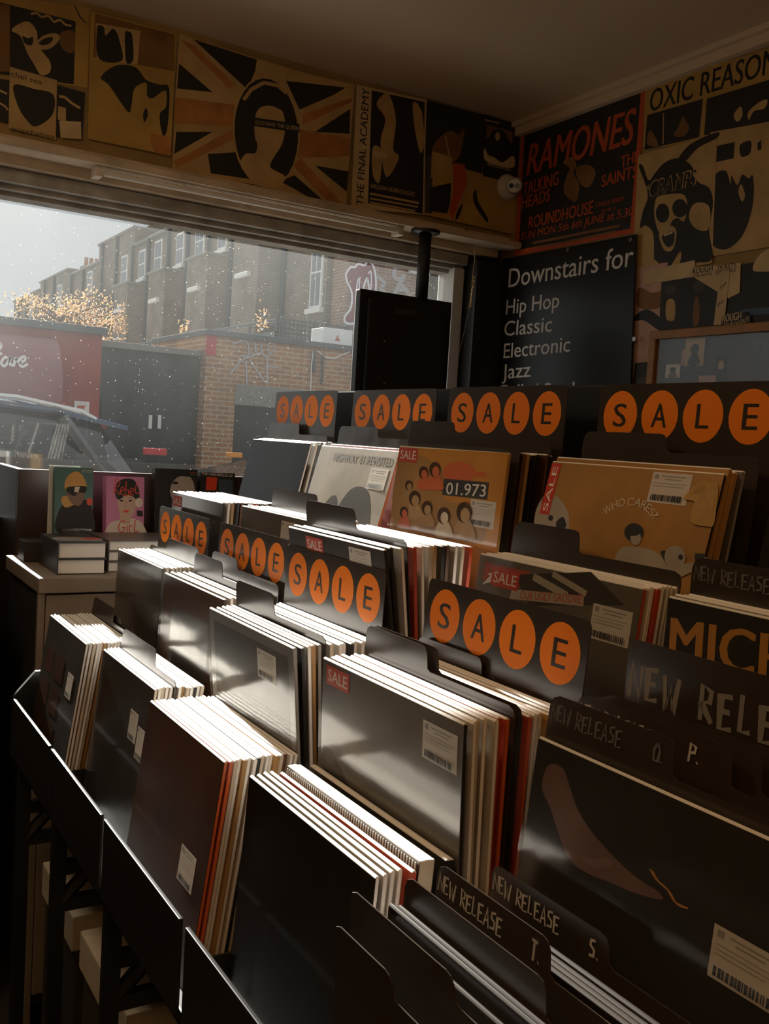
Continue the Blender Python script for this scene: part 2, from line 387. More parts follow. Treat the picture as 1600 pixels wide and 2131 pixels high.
# ------------------------------------------------------------------ posters
P_YEL = mat('poster_mustard', (.50, .30, .07), .6, var=.22, scale=7)
P_TAN = mat('poster_tan', (.56, .36, .14), .6, var=.22, scale=9)
P_CRM = mat('poster_cream', (.66, .48, .25), .6, var=.2, scale=9)
P_BRN = mat('poster_brown', (.24, .11, .03), .6, var=.3, scale=8)
P_DRK = mat('poster_dark', (.022, .019, .015), .55)
P_GRY = mat('poster_charcoal', (.07, .06, .05), .55, var=.3, scale=9)
P_RED = mat('poster_red', (.55, .085, .018), .5, var=.15)
P_FADE = mat('poster_faded_red', (.50, .2, .05), .6, var=.3, scale=12)
P_PNK = mat('poster_pink', (.6, .36, .27), .6, var=.15)
P_BLU = mat('poster_blue', (.05, .1, .17), .5)
P_GOLD = mat('gold_paint', (.55, .25, .03), .5)
WW = Pl((0, WY-.002, CZ)); RW = Pl((WX-.002, 0, CZ), -PI/2)
_pk = {}
def poster(name, label, pl, outline, base, arts, cat='poster', th=.0012):
    uv = [pl.uv(p) for p in outline]; du = min(u for u, v in uv); dv = min(v for u, v in uv)
    k = id(pl); off = .0014*_pk.get(k, 0); _pk[k] = _pk.get(k, 0)+1
    mb = MB(); pts = [(u-du, v-dv) for u, v in uv]
    mb.prism(pts, XZ, 0, -th, base); paint(mb, arts, pl, -th, du, dv)
    o = mb.build(name, loc=pl.at(du, dv)+pl.N*off, rot=pl.rot, fix=False); return tag(o, label, cat)
# window wall, left to right
poster('poster', 'plain mustard backing sheet high on the wall behind the animal poster', WW, [(-30, -14), (188, 18), (182, 184), (-30, 150)], P_YEL,
       [('l', INK, [(155, 12), (166, 35), (178, 48)], .004)])
poster('poster', 'dark poster of a pale animal head, far left above the window', WW, [(-30, -2), (157, 45), (153, 176), (-30, 150)], P_DRK,
       [('p', P_BRN, [(-30, 4), (20, 12), (20, 150), (-30, 148)]), ('s', P_BRN, [(125, 70), (154, 66), (152, 110), (128, 100)]),
        ('s', P_TAN, [(40, 50), (60, 46), (76, 66), (80, 96), (104, 130), (102, 152), (84, 156), (68, 130), (56, 110), (42, 76), (24, 64)]),
        ('s', P_TAN, [(76, 88), (92, 74), (116, 70), (124, 80), (110, 98), (92, 104), (78, 100)]), ('s', P_DRK, [(80, 90), (94, 80), (110, 79), (104, 90), (90, 95)]),
        ('s', P_DRK, [(46, 76), (58, 80), (68, 78), (66, 94), (52, 92)]), ('L', P_TAN, [(64, 30), (76, 28), (86, 36), (100, 34), (112, 46), (124, 42), (136, 52), (148, 54)], .006)])
poster('poster', 'small dark sheet cut by the left edge, beside the shield poster', WW, [(-30, 160), (20, 168), (18, 258), (-30, 246)], P_DRK,
       [('l', P_TAN, [(-10, 210), (10, 222), (16, 230)], .006), ('l', P_TAN, [(-10, 185), (14, 196)], .006)])
poster('poster', 'tan poster with a black shield and thin lettering above the window', WW, [(20, 140), (118, 168), (115, 292), (17, 268)], P_TAN,
       [('s', P_DRK, [(28, 178), (70, 186), (110, 198), (108, 240), (74, 264), (54, 250), (36, 220)]),
        ('t', INK, 'chel sea', (22, 160), (86, 178), 12), ('t', INK, 'popchelsea', (24, 272), (112, 290), 9)])
poster('poster', 'small black flyer with curved lettering, right of the shield poster', WW, [(118, 178), (176, 194), (170, 292), (115, 284)], P_DRK,
       [('L', P_TAN, [(122, 202), (134, 204), (146, 214), (158, 222), (166, 226)], .008), ('p', P_TAN, [(120, 222), (136, 226), (136, 254), (119, 250)])])
poster('paper_note', 'blank tan note stuck over the black flyer', WW, [(122, 252), (167, 255), (168, 291), (125, 288)], P_CRM, [], 'note')
poster('poster', 'tall brown poster with three dark figures and a black bird shape', WW, [(187, 25), (366, 72), (353, 325), (181, 290)], P_YEL,
       [('p', P_BRN, [(196, 30), (362, 74), (360, 150), (192, 120)]), ('p', P_TAN, [(197, 50), (290, 66), (284, 136), (200, 126)]),
        ('s', P_DRK, [(200, 62), (207, 55), (215, 60), (218, 76), (232, 62), (240, 68), (246, 84), (252, 128), (204, 124)]), ('s', P_DRK, [(258, 72), (266, 68), (273, 76), (276, 120), (270, 134), (260, 128)]),
        ('s', P_DRK, [(208, 162), (240, 138), (280, 142), (302, 168), (330, 178), (350, 186), (346, 270), (336, 282), (330, 240), (343, 224), (342, 190), (316, 206), (304, 200), (302, 174), (278, 186), (272, 220), (266, 236), (246, 210), (224, 178)]),
        ('s', P_DRK, [(296, 238), (302, 226), (306, 240), (298, 256)]), ('s', P_FADE, [(310, 280), (334, 284), (352, 290), (350, 322), (320, 316)])])
# flag-coloured poster: plain generic stand-in
FB = P_GRY
poster('poster', 'large flag-coloured poster with a dark oval, middle of the window wall', WW, [(371, 72), (450, 98), (560, 132), (640, 156), (735, 178), (726, 300), (716, 440), (640, 414), (520, 384), (440, 374), (356, 352), (362, 210)], P_TAN,
       [('p', P_DRK, [(400, 84), (532, 126), (528, 150), (512, 188)]), ('p', P_DRK, [(370, 134), (440, 194), (366, 186)]),
        ('p', P_DRK, [(364, 276), (440, 276), (360, 322)]), ('p', P_DRK, [(430, 322), (490, 318), (516, 374), (436, 362)]),
        ('p', P_DRK, [(592, 170), (716, 184), (690, 200), (620, 230)]), ('p', P_DRK, [(652, 276), (726, 228), (724, 280)]),
        ('p', P_DRK, [(652, 346), (722, 358), (718, 400)]), ('p', P_DRK, [(580, 378), (610, 366), (676, 424), (640, 412)]),
        ('p', P_FADE, [(362, 204), (484, 220), (482, 266), (360, 258)]), ('p', P_FADE, [(372, 84), (400, 96), (486, 178), (474, 186)]),
        ('p', P_FADE, [(626, 240), (728, 206), (728, 214), (626, 262)]), ('p', P_FADE, [(618, 270), (726, 290), (722, 326), (616, 330)]),
        ('p', P_FADE, [(358, 338), (482, 270), (486, 290), (366, 350)]), ('p', P_FADE, [(606, 346), (622, 330), (708, 424), (690, 432)]),
        ('e', P_TAN, 551, 277, 70, 116, -.06), ('e', P_DRK, 551, 277, 66, 112, -.06),
        ('s', P_TAN, [(520, 246), (532, 226), (556, 218), (582, 230), (590, 262), (584, 300), (566, 330), (560, 350), (590, 368), (584, 382), (556, 390), (524, 380), (498, 344), (508, 322), (528, 320), (532, 300), (522, 280)]),
        ('s', P_DRK, [(514, 260), (512, 224), (540, 196), (572, 196), (598, 222), (594, 236), (560, 222), (534, 230), (526, 262), (528, 300), (518, 290)]),
        ('l', P_TAN, [(504, 210), (520, 188), (546, 174), (574, 180), (592, 196)], .012),
        ('p', P_DRK, [(524, 246), (620, 260), (620, 278), (524, 264)]), ('t', P_CRM, 'GOD SAVE THE QUEEN', (528, 260), (618, 273), 8, .01)])
poster('poster', 'black and cream poster with a title running up its left edge', WW, [(739, 178), (884, 210), (880, 448), (727, 434)], P_CRM,
       [('t', INK, 'THE FINAL ACADEMY', (752, 430), (765, 188), 17, .015),
        ('p', P_DRK, [(770, 190), (880, 214), (876, 446), (762, 424)]), ('s', P_TAN, [(792, 200), (806, 198), (820, 250), (814, 310), (826, 330), (800, 370), (788, 300), (798, 250), (780, 220)]),
        ('s', P_TAN, [(856, 214), (874, 236), (878, 300), (870, 318), (858, 262)]), ('s', P_TAN, [(772, 308), (790, 316), (786, 380), (772, 364)]), ('s', P_CRM, [(776, 316), (800, 322), (798, 330), (776, 326)]),
        ('t', P_TAN, 'WILLIAM BURROUGHS', (766, 392), (858, 410), 9, .03), ('l', P_TAN, [(766, 404), (868, 424)], .008), ('l', P_TAN, [(766, 414), (866, 432)], .006), ('l', P_TAN, [(766, 422), (860, 440)], .006)])
# the title above reads upwards: its letter height runs along the wall
poster('poster', 'dark poster with a torn brown portrait beside the corner of the window wall', WW, [(884, 210), (1004, 242), (998, 372), (880, 336)], P_DRK,
       [('s', P_BRN, [(900, 300), (930, 274), (950, 282), (962, 270), (958, 300), (950, 330), (930, 340), (896, 330)]), ('l', P_TAN, [(922, 284), (932, 330)], .006)])
poster('poster', 'orange and mustard picture poster under the dark ones near the corner', WW, [(880, 328), (1000, 364), (1074, 388), (1068, 490), (878, 448)], P_YEL,
       [('p', P_GRY, [(880, 328), (896, 326), (894, 446), (879, 444)]), ('p', P_TAN, [(894, 316), (936, 330), (936, 356), (892, 372)]),
        ('p', P_RED, [(938, 340), (962, 344), (968, 380), (952, 420), (936, 460), (930, 440), (938, 400)]), ('p', P_DRK, [(890, 392), (934, 382), (932, 424), (926, 446), (888, 440)]),
        ('s', P_DRK, [(986, 396), (990, 420), (1010, 456), (1006, 462), (984, 430), (979, 408)]), ('s', P_DRK, [(958, 424), (952, 448), (943, 460), (946, 442)])])
poster('poster', 'small black record poster with a white print in the corner', WW, [(1002, 240), (1077, 262), (1073, 384), (1000, 368)], P_DRK,
       [('p', P_BRN, [(1008, 262), (1062, 276), (1060, 300), (1006, 288)]), ('s', P_DRK, [(1010, 330), (1014, 284), (1030, 270), (1050, 284), (1058, 326), (1030, 338)]), ('e', P_TAN, 1030, 286, 5, 9),
        ('s', P_CRM, [(1003, 310), (1010, 324), (1024, 330), (1040, 340), (1062, 326), (1063, 350), (1030, 346), (1003, 334)]), ('t', P_CRM, 'WHITE BLOOD CELLS', (1008, 346), (1056, 358), 6, .02), ('l', P_TAN, [(1002, 251), (1034, 259)], .004)])
# right wall
poster('poster', 'black gig poster with red lettering and a red border, right wall beside the corner', RW, [(1086, 266), (1346, 178), (1320, 484), (1070, 534)], P_RED,
       [('p', P_DRK, [(1092, 276), (1334, 194), (1312, 476), (1080, 520)]),
        ('t', P_RED, 'RAMONES', (1096, 366), (1314, 298), 62, .03, .12), ('t', P_RED, 'TALKING', (1088, 408), (1162, 384), 26, .03), ('t', P_RED, 'HEADS', (1086, 435), (1144, 418), 24, .03),
        ('t', P_RED, 'THE', (1292, 350), (1330, 336), 24, .03), ('t', P_RED, 'SAINTS', (1252, 390), (1326, 368), 24, .03),
        ('s', P_BRN, [(1172, 338), (1192, 326), (1200, 346), (1194, 360), (1206, 386), (1198, 420), (1174, 400), (1180, 366), (1186, 350)]), ('s', P_BRN, [(1200, 350), (1226, 344), (1240, 360), (1226, 390), (1206, 380)]),
        ('t', P_RED, 'ROUNDHOUSE', (1100, 476), (1234, 444), 24, .025), ('t', P_RED, 'CHALK FARM', (1240, 432), (1298, 418), 9, .01), ('t', P_RED, 'N W 1', (1252, 444), (1280, 438), 8, .01),
        ('t', P_RED, 'SUN MON 5th 6th JUNE at 5.30', (1084, 500), (1316, 448), 15, .02, .15), ('l', P_BRN, [(1110, 506), (1290, 470)], .01), ('l', P_BRN, [(1120, 516), (1280, 482)], .008)])
poster('poster', 'tan music poster with large black title under the ceiling, right wall', RW, [(1344, 178), (1700, 72), (1690, 300), (1338, 306)], P_YEL,
       [('t', INK, 'OXIC REASONS', (1352, 234), (1640, 142), 44, .025), ('p', P_DRK, [(1348, 240), (1464, 206), (1456, 286), (1342, 312)]), ('p', P_DRK, [(1472, 206), (1700, 136), (1690, 250), (1466, 282)]),
        ('s', P_BRN, [(1404, 282), (1414, 262), (1422, 242), (1430, 256), (1436, 266), (1424, 284)]), ('s', P_BRN, [(1348, 300), (1352, 272), (1362, 280), (1370, 304)]), ('s', P_TAN, [(1528, 240), (1542, 222), (1546, 240), (1536, 254)]),
        ('s', P_TAN, [(1558, 234), (1580, 214), (1598, 208), (1592, 226), (1570, 232), (1560, 250)]), ('l', P_TAN, [(1382, 236), (1381, 300)], .004)])
poster('poster', 'tan sheet with a black torn face and black blocks, right edge under the music poster', RW, [(1480, 276), (1700, 236), (1690, 500), (1470, 536)], P_TAN,
       [('p', P_DRK, [(1494, 304), (1531, 296), (1528, 330), (1492, 338)]), ('s', P_DRK, [(1542, 302), (1564, 294), (1562, 320), (1544, 326)]), ('p', P_DRK, [(1578, 298), (1586, 292), (1586, 312), (1578, 314)]),
        ('s', P_DRK, [(1512, 356), (1522, 384), (1524, 366), (1536, 386), (1546, 364), (1560, 372), (1568, 366), (1570, 410), (1560, 460), (1540, 500), (1508, 520), (1480, 500), (1486, 420), (1490, 366)]),
        ('s', P_TAN, [(1544, 384), (1552, 406), (1546, 420), (1538, 400)])])
poster('poster', 'tan poster of a screaming black-haired figure in dark glasses', RW, [(1330, 324), (1494, 280), (1484, 548), (1316, 584)], P_TAN,
       [('s', P_DRK, [(1332, 348), (1340, 346), (1352, 376), (1366, 360), (1384, 340), (1412, 330), (1440, 344), (1454, 378), (1478, 392), (1486, 424), (1478, 480), (1484, 540), (1440, 548), (1400, 566), (1366, 560), (1362, 490), (1346, 470), (1334, 474), (1340, 440), (1350, 404)]),
        ('s', P_DRK, [(1412, 334), (1440, 300), (1494, 276), (1494, 288), (1456, 308), (1426, 338)]),
        ('s', P_TAN, [(1366, 420), (1376, 408), (1420, 404), (1432, 420), (1430, 448), (1424, 462), (1412, 454), (1400, 462), (1392, 480), (1374, 484), (1364, 450)]),
        ('e', P_DRK, 1381, 444, 14, 20), ('e', P_DRK, 1417, 434, 16, 19), ('s', P_TAN, [(1374, 486), (1398, 470), (1410, 484), (1402, 520), (1384, 520)]), ('s', P_DRK, [(1380, 492), (1404, 482), (1404, 508), (1390, 514)]),
        ('l', P_CRM, [(1384, 490), (1402, 484)], .008), ('s', P_TAN, [(1448, 424), (1478, 430), (1476, 478), (1450, 476), (1436, 452)]), ('s', P_TAN, [(1362, 540), (1380, 556), (1390, 566), (1418, 524), (1412, 556), (1364, 570)]),
        ('t', P_TAN, 'CRAMPS', (1352, 412), (1450, 386), 33, .04, .1), ('t', INK, 'CRAMPS', (1353, 411), (1448, 386), 30, .012, .1), ('t', P_TAN, 'THE', (1343, 398), (1354, 394), 9, .03)])
poster('poster', 'pink and dark torn picture poster beside the wooden frame', RW, [(1318, 560), (1392, 546), (1386, 808), (1322, 812)], P_PNK,
       [('s', P_DRK, [(1322, 660), (1348, 644), (1378, 664), (1376, 688), (1344, 668), (1324, 668)]), ('s', P_BRN, [(1332, 600), (1360, 610), (1382, 606), (1378, 640), (1330, 640)]), ('p', P_DRK, [(1324, 756), (1382, 750), (1380, 784), (1322, 786)]), ('p', P_GRY, [(1322, 786), (1380, 784), (1379, 806), (1321, 808)]), ('t', WHITE, 'E', (1349, 783), (1358, 782), 15, .03)])
poster('poster', 'dark collage of performers above the wooden frame', RW, [(1380, 586), (1700, 520), (1690, 672), (1374, 698)], P_DRK,
       [('s', P_TAN, [(1390, 630), (1400, 622), (1408, 632), (1406, 666), (1390, 664)]), ('e', P_GRY, 1398, 604, 12, 10), ('s', P_GRY, [(1448, 588), (1464, 586), (1466, 604), (1450, 606)]), ('s', P_BRN, [(1448, 626), (1458, 622), (1458, 670), (1446, 676)]),
        ('p', P_BLU, [(1542, 646), (1700, 630), (1700, 652), (1546, 656)]), ('s', P_CRM, [(1570, 560), (1600, 520), (1700, 500), (1700, 560), (1600, 566)])])
poster('paper_strip', 'long pale blank strip of paper over the performer collage', RW, [(1343, 566), (1450, 542), (1450, 576), (1342, 594)], P_CRM, [], 'paper')
poster('flyer', 'white ticket flyer with black lettering right of the blank strip', RW, [(1442, 558), (1546, 548), (1544, 610), (1520, 622), (1442, 574)], P_CRM,
       [('t', INK, 'ROUGH', (1446, 572), (1487, 565), 12, .04), ('t', INK, 'TICKETS', (1496, 562), (1536, 556), 8, .04), ('t', INK, 'TRADE', (1446, 580), (1486, 573), 6, .03), ('t', INK, 'ON SALE', (1494, 572), (1536, 566), 8, .04)], 'flyer')
poster('paper_strip', 'narrow upright paper strip with hand lettering, beside the ticket flyer', RW, [(1504, 566), (1524, 564), (1512, 676), (1490, 678)], P_CRM,
       [('t', INK, 'The', (1506, 606), (1518, 590), 8, .02), ('t', INK, 'Po', (1502, 640), (1512, 628), 8, .02)], 'paper')
poster('sticker', 'black outlined shop sticker on top of the wooden frame', RW, [(1508, 660), (1560, 650), (1568, 678), (1506, 682)], P_DRK,
       [('t', P_CRM, 'ROUGH', (1509, 672), (1548, 666), 16, .04), ('t', P_CRM, 'TRADE', (1510, 681), (1545, 677), 7, .04), ('p', P_DRK, [(1545, 664), (1568, 656), (1568, 674), (1548, 680)]), ('t', P_CRM, 'OUT', (1546, 676), (1566, 668), 9, .03)], 'sticker')
# hanging sign
SIGN_M = mat('sign_board', (.012, .012, .012), .34, spec=.35, var=.2, scale=3)
SGP = Pl((WX-.02, 0, CZ), -PI/2)
so = poster('hanging_sign', 'tall black sign listing music genres in white letters on the right wall', SGP, [(1046, 540), (1326, 488), (1306, 1010), (1020, 1010)], SIGN_M,
       [('t', LETTER, 'Downstairs for', (1060, 599), (1319, 554), 38, .012), ('t', LETTER, 'Hip Hop', (1055, 655), (1165, 640), 30, .012), ('t', LETTER, 'Classic', (1051, 700), (1150, 690), 30, .012),
        ('t', LETTER, 'Electronic', (1050, 746), (1188, 732), 30, .012), ('t', LETTER, 'Jazz', (1047, 789), (1106, 784), 30, .012), ('t', LETTER, 'Folk / Soul', (1044, 834), (1196, 830), 32, .012), ('t', LETTER, 'Reggae', (1108, 922), (1222, 921), 34, .012)], 'sign', .006)
for i, (p) in enumerate([(1054, 546), (1185, 520), (1338, 482), (1323, 706)]):
    q = SGP.uv(p); r = MB(); r.lathe([(.004, 0), (.008, 0), (.008, .002), (.004, .002)], STEEL, 14, Matrix.Rotation(PI/2, 4, 'X'))
    if p == (1338, 482): q = SGP.uv((1316, 500))
    q0 = SGP.uv((1046, 540)); uvs = [SGP.uv(x) for x in [(1046, 540), (1326, 488), (1306, 1010), (1020, 1010)]]
    r.build('eyelet', parent=so, loc=(q[0]-min(u for u, v in uvs), -.008, q[1]-min(v for u, v in uvs)))
# framed collage
WOOD = mat('honey_wood', (.42, .19, .035), .45, var=.25, scale=14)
fr = empty('picture_frame', 'honey-coloured wooden frame with photographs behind glass, right wall', 'picture frame', Vector((WX, 2.34, CZ+.1)), (0, 0, -PI/2))
FW, FH = 1.0, .32
b = MB()
b.bbox((0, -.045, 0), (FW, -.003, .028), WOOD); b.bbox((0, -.045, FH-.028), (FW, -.003, FH), WOOD); b.bbox((0, -.044, 0), (.028, -.002, FH), WOOD); b.bbox((FW-.028, -.044, 0), (FW, -.002, FH), WOOD)
b.build('wooden_surround', parent=fr)
b = MB(); b.box((.02, -.012, .02), (FW-.02, -.004, FH-.02), P_GRY)
rnd = random.Random(3); arts = []
for i in range(22):
    u = .04+.9*rnd.random(); v = .03+.22*rnd.random(); w = .03+.05*rnd.random(); h = .04+.07*rnd.random(); m = rnd.choice([P_DRK, P_DRK, P_CRM, P_TAN, P_PNK, WHITE, GREY, P_BRN, P_BLU])
    u = min(u, FW-.03-w); v = min(v, FH-.03-h)
    arts.append(('p', m, [(u, v), (u+w, v), (u+w, v+h), (u, v+h)])); arts.append(('e', rnd.choice([P_TAN, P_DRK, P_CRM]), u+w/2, v+h*.6, w*.22, h*.2)); arts.append(('s', rnd.choice([P_DRK, P_BRN]), [(u+w*.2, v+h*.05), (u+w*.8, v+h*.05), (u+w*.65, v+h*.42), (u+w*.35, v+h*.42)]))
paint(b, arts, None, -.012); b.build('photo_collage', parent=fr, fix=False)
gm = clear_film('picture_glass', gloss=.035, rough=.02, bump=0, milk=0)
b = MB(); b.box((.024, -.034, .024), (FW-.024, -.031, FH-.024), gm); b.build('glass_pane', parent=fr)

# ------------------------------------------------------------------ fittings on the window wall
WPLAST = mat('white_plastic', (.66, .6, .52), .4)
cv = empty('security_camera', 'white dome security camera with two round eyes near the corner', 'camera', aty((1050, 392), WY), (0, 0, 0))
b = MB(); b.lathe([(.052, 0), (.052, .02), (.046, .032), (.036, .038)], WPLAST, 28, Matrix.Rotation(PI/2, 4, 'X')); b.build('base_plate', parent=cv, smooth=True)
b = MB(); bm = bmesh.new(); bmesh.ops.create_uvsphere(bm, u_segments=24, v_segments=14, radius=.033); b.add([v.co+Vector((.012, -.046, .004)) for v in bm.verts], [[v.index for v in f.verts] for f in bm.faces], WPLAST); bm.free()
b.build('ball_head', parent=cv, smooth=True)
d = (Vector((0, 0, CZ))-cv.location-Vector((.012, -.046, .004))).normalized()
Q = d.to_track_quat('Z', 'Y').to_matrix().to_4x4()
b = MB(); c0 = Vector((.012, -.046, .004))
b.lathe([(.027, .022), (.027, .034), (.024, .037)], mat('camera_face', (.75, .72, .66), .35), 24, Matrix.Translation(c0) @ Q); b.build('face_ring', parent=cv)
for s, mm in ((-.0115, BLACK), (.0115, mat('lens_ring', (.2, .17, .12), .3))):
    b = MB(); b.lathe([(.0095, .036), (.0095, .040), (.007, .041)], mm, 18, Matrix.Translation(c0) @ Q @ Matrix.Translation((s, 0, 0))); b.build('lens', parent=cv)
# fluorescent batten
bt = empty('tube_light', 'unlit white fluorescent batten along the window head', 'light', (0, WY-.02, CZ+.795))
A, B = aty((190, 350), WY-.03).x, aty((826, 494), WY-.03).x
b = MB(); b.bbox((A, -.035, -.002), (B, .0, .034), mat('batten_enamel', (.7, .6, .48), .4), .006); b.build('batten_body', parent=bt)
b = MB(); b.tube([(A+.03, -.045, -.016), (B-.03, -.045, -.016)], .010, mat('tube_glass', (.75, .68, .58), .3), 12); b.build('tube', parent=bt)
for x in (A+.012, B-.012):
    b = MB(); b.bbox((x-.012, -.058, -.032), (x+.012, -.004, .02), mat('batten_enamel', (.7, .6, .48), .4), .004); b.build('lamp_holder', parent=bt)
# hooks under the moulding
hook_px = [(258, 358), (428, 384), (588, 428), (516, 420), (970, 470), (986, 486)]
for i, p in enumerate(hook_px):
    q = aty(p, WY-.034); pts = [(0, 0, .018), (0, 0, 0)]+[(.008*math.sin(t), 0, -.008+.008*math.cos(t)) for t in [PI*k/7 for k in range(1, 11)]]
    b = MB(); b.tube(pts, .0013, mat('hook_wire', (.22, .17, .12), .4, metal=.8), 6)
    tag(b.build('wire_hook', loc=q), 'small wire hook under the window head moulding', 'hook', 'hooks along the window head')
# hanging tinsel cord
cm = mat('cord', (.42, .34, .2), .6); tin = mat('tinsel', (.9, .78, .5), .25, metal=.9)
c = empty('tinsel_cord', 'thin cord with a sparkling tinsel tail hanging before the dark pier', 'cord', aty((988, 500), WY-.03))
P = lambda p: aty(p, WY-.03)-c.location
b = MB(); b.tube([P((988, 500)), P((988, 540)), P((984, 572)), P((982, 600))], .0022, cm, 6); b.build('cord', parent=c)
b = MB(); rnd = random.Random(5)
for k in range(150):
    t = rnd.random(); q = P((985-8*t, 574+64*t)); a = rnd.random()*6.28; l = .006+.006*rnd.random()
    e = q+Vector((math.cos(a)*l, -abs(math.sin(a))*l*.6, rnd.uniform(-.6, .6)*l)); b.add([q, q+Vector((0, 0, .0022)), e], [(0, 1, 2)], tin)
b.tube([P((985, 574)), P((978, 638)), P((974, 640))], .002, tin, 6); b.build('tinsel', parent=c, fix=False)
b = MB(); b.tube([P((977, 640)), P((966, 690)), P((955, 735))], .0006, cm, 5); b.build('thread', parent=c)

# ------------------------------------------------------------------ hanging screen seen from behind
TY = 3.07
q0, q1 = aty((750, 602), TY), aty((938, 812), TY)
tl = aty((750, 602), TY); tr = aty((941, 627), TY)
sx0, sx1, sz1 = tl.x, tr.x, (tl.z+tr.z)/2; sz0 = sz1-.50
tv = empty('hanging_screen', 'black flat screen hung on a pole with its back to the shop', 'screen', ((sx0+sx1)/2, TY, sz0)); hw = (sx1-sx0)/2; hh = sz1-sz0
TVM = mat('screen_plastic', (.014, .013, .012), .5)
b = MB(); b.bbox((-hw, 0, 0), (hw, .035, hh), TVM, .006); b.bbox((-hw+.03, -.018, .05), (hw-.03, .002, hh-.03), TVM, .008)
for k in range(12): b.box((-.06+k*.008, -.0195, hh-.075), (-.056+k*.008, -.017, hh-.055), mat('vent_slot', (.07, .06, .05), .6))
b.build('casing', parent=tv)
b = MB(); b.box((-hw+.012, .0345, .012), (hw-.012, .0362, hh-.012), mat('screen_glass', (.01, .01, .012), .1)); b.build('display_panel', parent=tv)
px_ = aty((882, 540), TY+.02).x-(sx0+sx1)/2
b = MB(); b.tube([(px_, .02, hh-.01), (px_, .02, HZ-.042-sz0)], .024, BLACK, 16); b.build('pole', parent=tv, smooth=True)
b = MB(); fz = HZ-.058-sz0; b.lathe([(.022, fz), (.054, fz+.002), (.056, fz+.010), (.022, fz+.014)], mat('dark_steel', (.05, .05, .05), .3, metal=.7), 28, Matrix.Translation((px_, .02, 0))); b.build('collar_plate', parent=tv, smooth=True)
for x, z in ((-.1, .32), (-.09, .17), (.11, .16)):
    b = MB(); b.lathe([(.004, 0), (.004, .002), (.001, .003)], STEEL, 8, Matrix.Translation((x, -.018, z)) @ Matrix.Rotation(PI/2, 4, 'X')); b.build('screw', parent=tv)

# ------------------------------------------------------------------ record rack: five columns, four stepped tiers
ROT = -PI/2
FAR = {'A': .735, 'B': 1.11, 'C': 1.49, 'D': 1.865, 'E': 2.24}
SW = .315                                        # sleeve width
ZF = [CZ-.752, CZ-.605, CZ-.467, CZ-.322]        # tier floors
TX = [(.445, .605), (.612, .768), (.776, .926), (.932, 1.09)]
RACK_M = mat('rack_black', (.014, .013, .012), .45, var=.3, scale=6)
LIP_M = mat('rack_lip', (.02, .02, .02), .28)
yA, yB = .385, 2.27
rack = empty('record_rack', 'long black stepped record rack of four tiers on a braced frame', 'rack', ((TX[0][0]+TX[3][1])/2, (yA+yB)/2, 0))
RO = rack.location.copy()
def rk(mb, name, **k):
    mb.v = [tuple(Vector(v)-RO) for v in mb.v]; return mb.build(name, parent=rack, **k)
for t in range(4):
    b = MB(); x0, x1 = TX[t]; b.bbox((x0-.004, yA, ZF[t]-.018), (x1+.004, yB, ZF[t]-.002), RACK_M, .003); rk(b, 'tier_shelf')
    if t < 3:
        b = MB(); b.box((x1+.0045, yA, ZF[t]-.018), (x1+.0065, yB, ZF[t+1]-.03), RACK_M); rk(b, 'riser')
b = MB(); b.box((TX[3][1]+.004, yA, .60), (TX[3][1]+.016, yB, ZF[3]+.16), RACK_M); rk(b, 'back_panel')
for c, y in FAR.items():
    b = MB(); b.bbox((TX[3][1]+.018, y-SW-.035, ZF[3]-.02), (TX[3][1]+.026, y-.004, CZ+.112), BLACK, .003); rk(b, 'back_board')
    b = MB(); b.bbox((.436, y-SW-.022, ZF[0]-.012), (.442, y+.02, CZ-.632), LIP_M, .0015); rk(b, 'tray_lip')
    for t in range(4):
        x0, x1 = TX[t]; b = MB(); b.box((x0+.03, y+.022, ZF[t]-.002), (x1-.01, y+.026, ZF[t]+.07), RACK_M); rk(b, 'bin_partition')
prof = [(.436, .78), (.436, CZ-.632), (.485, CZ-.575), (.60, CZ-.575), (.64, CZ-.47), (.76, CZ-.45), (.80, CZ-.33), (.92, CZ-.31), (.96, CZ-.2), (1.108, CZ-.2), (1.108, .78)]
for y in (yA-.012, yB):
    b = MB(); b.prism([(p, q) for p, q in prof], lambda p, q, t: Vector((p, t, q)), y, y+.012, RACK_M); rk(b, 'end_panel')
# trestle frames across the rack at every column
for y in (yA+.03, .77, 1.15, 1.525, 1.90, yB-.03):
    for x in (.462, 1.06):
        b = MB(); b.bbox((x-.014, y-.012, 0), (x+.014, y+.012, .78), BLACK, .003); rk(b, 'leg')
    for z in (.10, .58, .655):
        b = MB(); b.bbox((.462, y-.010, z), (1.06, y+.010, z+.028), BLACK, .003); rk(b, 'cross_bar')
    b = MB(); b.tube([(.47, y, .60), (.64, y, .775)], .014, BLACK, 6); rk(b, 'brace')
for x in (.462, 1.06):
    b = MB(); b.bbox((x-.010, yA, .755), (x+.010, yB, .781), BLACK, .003); rk(b, 'rail')

